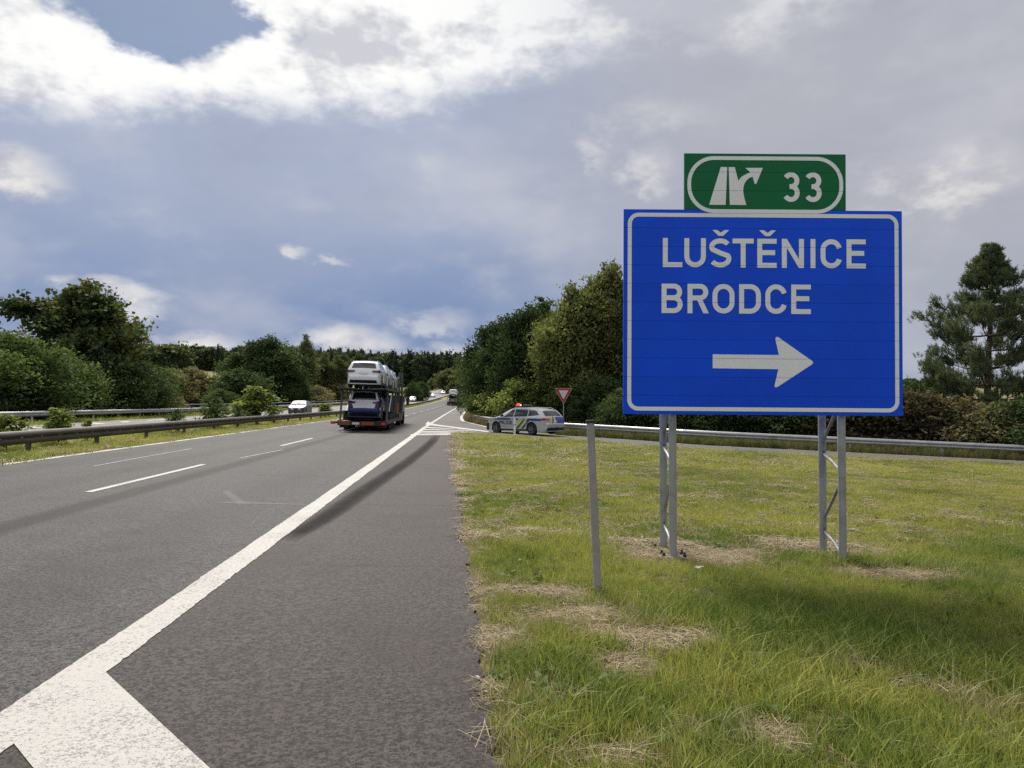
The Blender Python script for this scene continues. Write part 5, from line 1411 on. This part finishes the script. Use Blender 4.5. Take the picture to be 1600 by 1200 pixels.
for px, d, top, k, w, lab in ((782, 63, 606, 'bush_bright', 1.0, 'bright green shrub on the bank left of the police beacon'), (818, 58, 598, 'bush_bright', 1.0, 'bright yellow green shrub on the bank above the police car'), (846, 58, 606, 'bush_bright', .9, 'bright shrub right of the police beacon'), (757, 77, 603, 'bush_mid', .9, 'green bush at the mouth of the merge lane'),
                              (744, 95, 598, 'bush_mid', .9, 'green bush right beside the motorway bend'), (866, 58, 592, 'bush', 1.0, 'dark bush left of the give way sign'), (906, 57, 588, 'bush', 1.0, 'dark bush right behind the give way sign'), (946, 53, 594, 'bush', 1.1, 'dark bush behind the guardrail left of the blue sign'), (975, 48, 612, 'bush_mid', 1.0, 'green bush behind the guardrail at the lower left corner of the blue sign'),
                              (1015, 47, 600, 'bush', 1.1, 'dark bush seen below the sign left of the left lattice post'), (1065, 46, 600, 'bush', 1.1, 'dark bush seen below the sign right of the left lattice post'), (1115, 45, 602, 'bush_mid', 1.1, 'green bush below the sign centre'), (1160, 45, 600, 'bush', 1.1, 'dark bush below the white arrow'), (1205, 44, 602, 'bush', 1.1, 'dark bush below the sign right of its centre'), (1255, 43, 604, 'bush', 1.1, 'dark bush left of the right lattice post'), (1305, 42, 606, 'bush_brown', 1.2, 'reddish bush behind the right lattice post'), (1350, 41.5, 610, 'bush_brown', 1.2, 'reddish brown bush below the right corner of the sign'),
                              (1400, 41, 612, 'bush_brown', 1.2, 'reddish brown bush just right of the sign edge'), (1450, 40.5, 618, 'bush_brown', 1.2, 'reddish brown bush left of the pine trunk'), (1497, 40, 632, 'bush_olive', 1.3, 'dry olive bush under the pine'), (1415, 44, 600, 'bush', 1.0, 'dark bush behind the reddish bush beside the sign'), (1600, 37.5, 625, 'bush', 1.2, 'dark bush behind the guardrail right of the pine'), (1545, 41, 628, 'bush', 1.1, 'dark bush in front of the pine trunk'), (1560, 38, 640, 'bush_olive', 1.2, 'dry bush at the foot of the pine'), (1680, 37, 610, 'bush', 1.3, 'dark bush at the right end of the slip road guardrail')):
    plant(k, px, d, top, lab, 'bush', 'roadside_bush', rz=px * .23, wide=w)
plant('pine', 1548, 43, 380, 'tall scots pine with open layered branches right of the blue sign', 'pine', 'pine_tree', rz=2.0, wide=1.05)
plant('pine', 1462, 47, 585, 'small young pine half hidden left of the tall pine', 'pine', 'pine_tree', rz=4.2, wide=1.6)

# ------------------------------------------------------------------ instanced stuff
def scatter(name, label, pts, rotz, scl, idx, protos, attrs, tilt=None):
    n = len(pts); me = bpy.data.meshes.new(name); me.vertices.add(n); me.vertices.foreach_set('co', np.asarray(pts, np.float32).ravel())
    rot = np.zeros((n, 3), np.float32); rot[:, 2] = rotz
    if tilt is not None: rot[:, :2] = tilt
    a = me.attributes.new('rot', 'FLOAT_VECTOR', 'POINT'); a.data.foreach_set('vector', rot.ravel())
    a = me.attributes.new('scl', 'FLOAT', 'POINT'); a.data.foreach_set('value', np.asarray(scl, np.float32))
    a = me.attributes.new('idx', 'INT', 'POINT'); a.data.foreach_set('value', np.asarray(idx, np.int32))
    for k, v in attrs.items(): a = me.attributes.new(k, 'FLOAT', 'POINT'); a.data.foreach_set('value', np.asarray(v, np.float32))
    col = bpy.data.collections.new(name + '_kinds')
    for i, m in enumerate(protos):
        o = bpy.data.objects.new('%s_kind_%02d' % (name, i), m); col.objects.link(o)
    o = link(name, me, kind='stuff', label=label)
    ng = bpy.data.node_groups.new(name, 'GeometryNodeTree')
    ng.interface.new_socket('Geometry', in_out='INPUT', socket_type='NodeSocketGeometry'); ng.interface.new_socket('Geometry', in_out='OUTPUT', socket_type='NodeSocketGeometry')
    N = ng.nodes.new; Lk = ng.links.new
    gi, go = N('NodeGroupInput'), N('NodeGroupOutput'); ci = N('GeometryNodeCollectionInfo'); ip = N('GeometryNodeInstanceOnPoints')
    ci.inputs['Collection'].default_value = col; ci.inputs['Separate Children'].default_value = True; ci.inputs['Reset Children'].default_value = True
    def na(nm, dt): q = N('GeometryNodeInputNamedAttribute'); q.data_type = dt; q.inputs[0].default_value = nm; return q.outputs[0]
    Lk(gi.outputs[0], ip.inputs['Points']); Lk(ci.outputs[0], ip.inputs['Instance']); ip.inputs['Pick Instance'].default_value = True
    Lk(na('idx', 'INT'), ip.inputs['Instance Index']); Lk(na('rot', 'FLOAT_VECTOR'), ip.inputs['Rotation']); Lk(na('scl', 'FLOAT'), ip.inputs['Scale'])
    Lk(ip.outputs[0], go.inputs[0])
    md = o.modifiers.new('scatter', 'NODES'); md.node_group = ng
    return o

# distant wood on the ridge: reads as one mass
def join_np(parts):
    v, f, t, o = [], [], [], 0
    for me, tint in parts:
        n = len(me.vertices); c = np.zeros(n * 3, np.float32); me.vertices.foreach_get('co', c); k = len(me.polygons)
        q = np.zeros(k * 4, np.int32); me.loops.foreach_get('vertex_index', q)
        v.append(c.reshape(-1, 3)); f.append(q.reshape(-1, 4) + o); t.append(tint); o += n
    return np.concatenate(v), np.concatenate(f)
def far_tree(seed, H, Rr, leafkey, conifer):
    rng = np.random.default_rng(seed); lobes = []
    if conifer:
        for i in range(26):
            t = i / 25; r = Rr * (1 - t) ** .85 + .15; a = i * 2.4; lobes.append((r * .45 * math.cos(a), r * .45 * math.sin(a), 1.5 + (H - 2) * t, r * .7, .9))
    else:
        for i in range(15):
            t = i / 14; p = math.sin(math.pi * (.2 + .75 * t)) ** .7; a = i * 2.4 + rng.uniform(-.4, .4); r = Rr * p * rng.uniform(.4, .8)
            lobes.append((r * math.cos(a), r * math.sin(a), 2 + (H - 3.5) * t, Rr * .4, Rr * .36))
    m = crown_mesh('far_crown', lobes, 2600, .75 if not conifer else .6, rng, .35, .5); m.materials.append(LEAF[leafkey]); return m
wood = [far_tree(s, 17, 4.6, 'wood', False) for s in (41, 42, 43)] + [far_tree(s, 19, 2.6, 'spruce', True) for s in (44, 45)] + [far_tree(46, 15, 4.2, 'birch', False)]
rng = np.random.default_rng(8); pts, idx, scl = [], [], []
for _ in range(2600):
    px = rng.uniform(-260, 765); d = rng.uniform(415, 720)
    front = float(np.interp(px, [-260, 250, 380, 520, 600, 765], [520, 560, 540, 470, 430, 415]))
    if d < front or d > front + 170: continue
    x, y = cw(px, d); con = px > 520 + 60 * rng.standard_normal()
    pts.append((x, y, gz(x, y) - .3)); idx.append(rng.choice([3, 4, 3, 4, 0]) if con else rng.choice([0, 1, 2, 0, 1, 2, 5, 3])); scl.append(rng.uniform(.75, 1.15))
for _ in range(420):      # woods closing the view to the right, behind the sign
    px = rng.uniform(900, 1900); d = rng.uniform(520, 700); x, y = cw(px, d)
    pts.append((x, y, gz(x, y) - .3)); idx.append(rng.choice([0, 1, 2, 3])); scl.append(rng.uniform(.3, .5))
print('wood', len(pts))
scatter('distant_wood', 'dark wood covering the far ridge beyond the fields', pts, rng.uniform(0, 6.28, len(pts)), scl, idx, wood, {})

# ------------------------------------------------------------------ grass, clippings and weeds
g_mat = mat_grass('grass_blades', (0.120, 0.190, 0.032), (0.420, 0.420, 0.095), (0.28, 0.225, 0.115), (0.48, 0.41, 0.25), .42)
s_mat = mat_grass('straw_clippings', (0.24, 0.19, 0.10), (0.30, 0.25, 0.13), (0.30, 0.235, 0.13), (0.50, 0.42, 0.27), .2)
w_mat = mat_grass('tall_weeds', (0.075, 0.105, 0.026), (0.16, 0.18, 0.05), (0.16, 0.115, 0.055), (0.30, 0.22, 0.11), .35)
def tuft(seed, n, rad, h, w, lean=.45, seg=3, hv=.35, head=False):
    rng = np.random.default_rng(seed); V, F, T = [], [], []; o = 0
    for _ in range(n):
        a = rng.uniform(0, 6.283); r = rad * math.sqrt(rng.random()); b = np.array((r * math.cos(a), r * math.sin(a), -.01))
        hh = h * max(.3, 1 + hv * rng.standard_normal()); da = rng.uniform(0, 6.283); ln = lean * abs(rng.normal(.6, .5)) * hh; d = np.array((math.cos(da), math.sin(da), 0)); s = np.array((-d[1], d[0], 0))
        tw = rng.uniform(-1.2, 1.2); s = s * math.cos(tw) + d * math.sin(tw); t = rng.random()
        for k in range(seg + 1):
            u = k / seg; c = b + d * ln * u ** 2 + np.array((0, 0, hh * (u - .22 * u ** 3 * min(1.5, ln / hh)))); ww = w * (1 - u) ** .6 * .5 + w * .06
            V += [c - s * ww, c + s * ww]; T += [t, t]
        F += [(o + 2 * k, o + 2 * k + 1, o + 2 * k + 3, o + 2 * k + 2) for k in range(seg)]; o += 2 * (seg + 1)
    return np_mesh('tuft', np.array(V), np.array(F), False, {'tint': T})
def straw(seed, n, rad, l, w, z=.03):
    rng = np.random.default_rng(seed); V, F, T = [], [], []
    for i in range(n):
        a, q = rng.uniform(0, 6.283), rng.uniform(0, 6.283); r = rad * math.sqrt(rng.random()); c = np.array((r * math.cos(a), r * math.sin(a), rng.uniform(.004, z)))
        d = np.array((math.cos(q), math.sin(q), rng.normal(0, .18))) * l * rng.uniform(.5, 1.2) / 2; s = np.array((-math.sin(q), math.cos(q), rng.normal(0, .4))) * w / 2; bend = np.array((rng.normal(0, .1), rng.normal(0, .1), rng.uniform(0, .12))) * l
        V += [c - d - s, c - d + s, c + bend - s, c + bend + s, c + d - s, c + d + s]; T += [rng.random()] * 6; o = 6 * i
        F += [(o, o + 1, o + 3, o + 2), (o + 2, o + 3, o + 5, o + 4)]
    return np_mesh('straw', np.array(V), np.array(F), False, {'tint': T})
def rosette(seed, n, l, w, rise=.5):
    rng = np.random.default_rng(seed); V, F, T = [], [], []
    for i in range(n):
        a = rng.uniform(0, 6.283); d = np.array((math.cos(a), math.sin(a), 0)); s = np.array((-d[1], d[0], rng.normal(0, .25))); ll = l * rng.uniform(.6, 1.2); r = rise * rng.uniform(.3, 1.2); o = len(V); t = .35 + .2 * rng.random()
        for u, k in ((.05, .12), (.35, .75), (.65, 1.0), (.9, .6), (1.0, .08)):
            c = d * ll * u + np.array((0, 0, .012 + ll * r * (u - .75 * u * u))); V += [c - s * w * k / 2, c + s * w * k / 2]; T += [t, t]
        F += [(o + 2 * q, o + 2 * q + 1, o + 2 * q + 3, o + 2 * q + 2) for q in range(4)]
    return np_mesh('rosette', np.array(V), np.array(F), False, {'tint': T})
def with_mat(L, m):
    for q in L: q.materials.append(m)
    return L
near_k = with_mat([tuft(61, 20, .05, .080, .0050), tuft(62, 18, .06, .095, .0045, .7), tuft(63, 22, .05, .058, .0048, .5), tuft(64, 14, .05, .105, .0055, .7)], g_mat) + with_mat([straw(65, 30, .12, .16, .0035), straw(66, 24, .10, .20, .003, .045)], s_mat)
mid_k = with_mat([tuft(71, 26, .11, .068, .0085, .6), tuft(72, 24, .12, .082, .008, .8), tuft(73, 28, .12, .05, .0085, .5)], g_mat) + with_mat([straw(74, 40, .18, .20, .006, .05), straw(75, 34, .16, .24, .006, .06)], s_mat)
far_k = with_mat([tuft(81, 36, .26, .065, .017, .7, 2), tuft(82, 36, .28, .075, .016, .8, 2)], g_mat) + with_mat([straw(83, 40, .30, .26, .013, .07)], s_mat)
def field(name, label, n, y0, y1, x_of, kinds, n_green, seed, sc=(.7, 1.25), thr=.78, keep=None, tall=None, dry_add=0.0):
    rng = np.random.default_rng(seed)
    y = rng.uniform(y0, y1, n * 2); lo, hi = x_of(y); x = rng.uniform(0, 1, n * 2) * (hi - lo) + lo
    wmax = np.max(hi - lo); ok = rng.random(n * 2) < (hi - lo) / wmax
    ok &= ~on_asphalt(x - .015, y)
    if keep is not None: ok &= keep(x, y)
    x, y = x[ok][:n], y[ok][:n]; m = len(x); d = dryness(x, y) + dry_add
    s = rng.uniform(*sc, m); lush = fb(x, y, 1.7, 5)
    s = s * np.clip(.62 + .9 * (lush - .2), .55, 1.35)
    is_straw = ((d + .16 * rng.standard_normal(m)) > thr) | (rng.random(m) < .05)
    idx = np.where(is_straw, n_green + rng.integers(0, len(kinds) - n_green, m), rng.integers(0, n_green, m))
    if tall: idx = np.where(~is_straw & (lush > .58) & (rng.random(m) < .2), tall, np.where((idx == tall) & ~is_straw & (rng.random(m) < .8), 0, idx))
    s = np.where(is_straw, np.clip(s, .8, 1.2), s * np.clip(1.15 - .35 * d, .6, 1.2))
    keepm = rng.random(m) < np.where(~is_straw, np.clip(1.35 - .75 * d, .25, 1), 1.0)
    x, y, d, s, idx = x[keepm], y[keepm], d[keepm], s[keepm], idx[keepm]; m = len(x)
    z = G(x, y)
    rnd = np.clip(.42 + 1.7 * (fb(x, y, 1.8, 2) - .5) + .30 * rng.standard_normal(m) + .30 * np.clip((y - 7) / 12, 0, 1), 0, 1)
    tilt = rng.normal(0, .12, (m, 2))
    print(name, m)
    return scatter(name, label, np.stack([x, y, z], 1), rng.uniform(0, 6.28, m), s, idx, kinds, {'dry': d, 'rnd': rnd}, tilt)
def vis(y, pad=1.0): return edge_x(np.minimum(y, _ey[-1])) + .01, np.minimum(.78 * y + pad + .6, 40)
def field_keep(x, y): return (y < np.interp(x, [p[0] for p in NEAR], [p[1] for p in NEAR]) - .05) | (x < NEAR[0][0])
field('verge_grass_near', 'long mixed green and dry grass by the asphalt edge and marker post', 26000, 1.5, 9.2, vis, near_k, 4, 91, (.75, 1.25), keep=field_keep, tall=3)
field('verge_grass_middle', 'mown yellow green grass with rows of clippings around the sign', 34000, 8.8, 21, vis, mid_k, 3, 92, (.7, 1.2), keep=field_keep)
field('verge_grass_far', 'mown grass between the blue sign and the slip road', 26000, 20.5, 42, lambda y: vis(y, 2.0), far_k, 2, 93, (.7, 1.15), keep=field_keep)
field('verge_grass_side', 'mown grass beyond the sign on the open side of the verge', 20000, -3, 40, lambda y: (np.maximum(vis(y, 1.0)[1] - .3, edge_x(y) + .02), np.full_like(y, 46.0)), far_k, 2, 99, (.7, 1.15), keep=lambda x, y: field_keep(x, y))
med_lo = lambda y: (-13.75 + curve(y), -9.98 + curve(y))
field('median_grass', 'green grass strip under the brown median guardrail', 5200, 12, 62, med_lo, far_k, 2, 94, (.9, 1.7), thr=.95, dry_add=-.05)
field('median_grass_far', 'grass strip of the median farther up the motorway', 2600, 62, 190, med_lo, far_k, 2, 97, (1.2, 2.2), thr=.95)
verge_lo = lambda y: (-30.5 + curve(y), -25.5 + curve(y))
field('far_verge_grass', 'rough grass at the foot of the galvanised guardrail across the motorway', 3600, 30, 130, verge_lo, far_k, 2, 98, (1.5, 3.0), thr=1.0)
leafy = with_mat([rosette(121, 9, .11, .030, 1.1), rosette(122, 12, .085, .024, .9), rosette(123, 7, .15, .036, 1.3)], mat_grass('broad_weed_leaves', (0.075, 0.130, 0.028), (0.15, 0.21, 0.045), (0.13, 0.15, 0.04), (0.2, 0.2, 0.06), .35))
rg_ = np.random.default_rng(95); wy = rg_.uniform(1.8, 16, 900); wl, wh = vis(wy); wx = wl + rg_.random(900) * (wh - wl)
ok_ = ~on_asphalt(wx - .03, wy) & (fb(wx, wy, 1.2, 6) > .48) & (dryness(wx, wy) < .55); wx, wy = wx[ok_], wy[ok_]; m_ = len(wx); print('leafy', m_)
scatter('verge_weeds', 'broad leaved plantain and dandelion weeds in the near grass', np.stack([wx, wy, G(wx, wy) + .01], 1), rg_.uniform(0, 6.28, m_), rg_.uniform(.45, .95, m_), rg_.integers(0, 3, m_), leafy, {'dry': np.zeros(m_), 'rnd': rg_.random(m_)}, rg_.normal(0, .15, (m_, 2)))
weeds = with_mat([tuft(101, 26, .18, .42, .018, .5), tuft(102, 22, .20, .55, .016, .7), tuft(103, 30, .22, .30, .02, .6)], w_mat)
def weed_strip(name, label, A, B, n, seed, dry, sc=(.5, 1.1)):
    rng = np.random.default_rng(seed); u = rng.random(n) * (len(A) - 1); i = np.minimum(u.astype(int), len(A) - 2); f = (u - i)[:, None]; w = rng.random(n)[:, None]
    A, B = np.array(A), np.array(B); p = (A[i] * (1 - f) + A[i + 1] * f) * (1 - w) + (B[i] * (1 - f) + B[i + 1] * f) * w
    d = np.clip(dry + .35 * (fb(p[:, 0], p[:, 1], 3, 1) - .5) * 2 + .15 * rng.standard_normal(n), 0, 1.1)
    return scatter(name, label, np.stack([p[:, 0], p[:, 1], G(p[:, 0], p[:, 1])], 1), rng.uniform(0, 6.28, n), rng.uniform(*sc, n), rng.integers(0, 3, n), weeds, {'dry': d, 'rnd': rng.random(n)}, rng.normal(0, .1, (n, 2)))
def dense(L, k=6):
    o = []
    for a, b in zip(L, L[1:]): o += [tuple(np.array(a) * (1 - t / k) + np.array(b) * t / k) for t in range(k)]
    return o + [L[-1]]
weed_strip('slip_road_weeds', 'dry and green weeds under the slip road guardrail', dense(offset_line(NEAR, 4.75)[3:]), dense(offset_line(NEAR, 7.6)[3:]), 2600, 111, .45, (.4, .95))
bl = [cw(724, 76), cw(730, 66), cw(746, 58), cw(775, 53), cw(812, 48.5), cw(850, 46.5), cw(890, 45)]
bu = [cw(741, 90), cw(748, 80), cw(768, 70), cw(800, 62), cw(835, 57), cw(870, 54), cw(905, 51)]
weed_strip('bank_weeds', 'dry brown grass on the bank by the merge lane', dense(bl), dense(bu), 2600, 112, .72, (.5, 1.1))
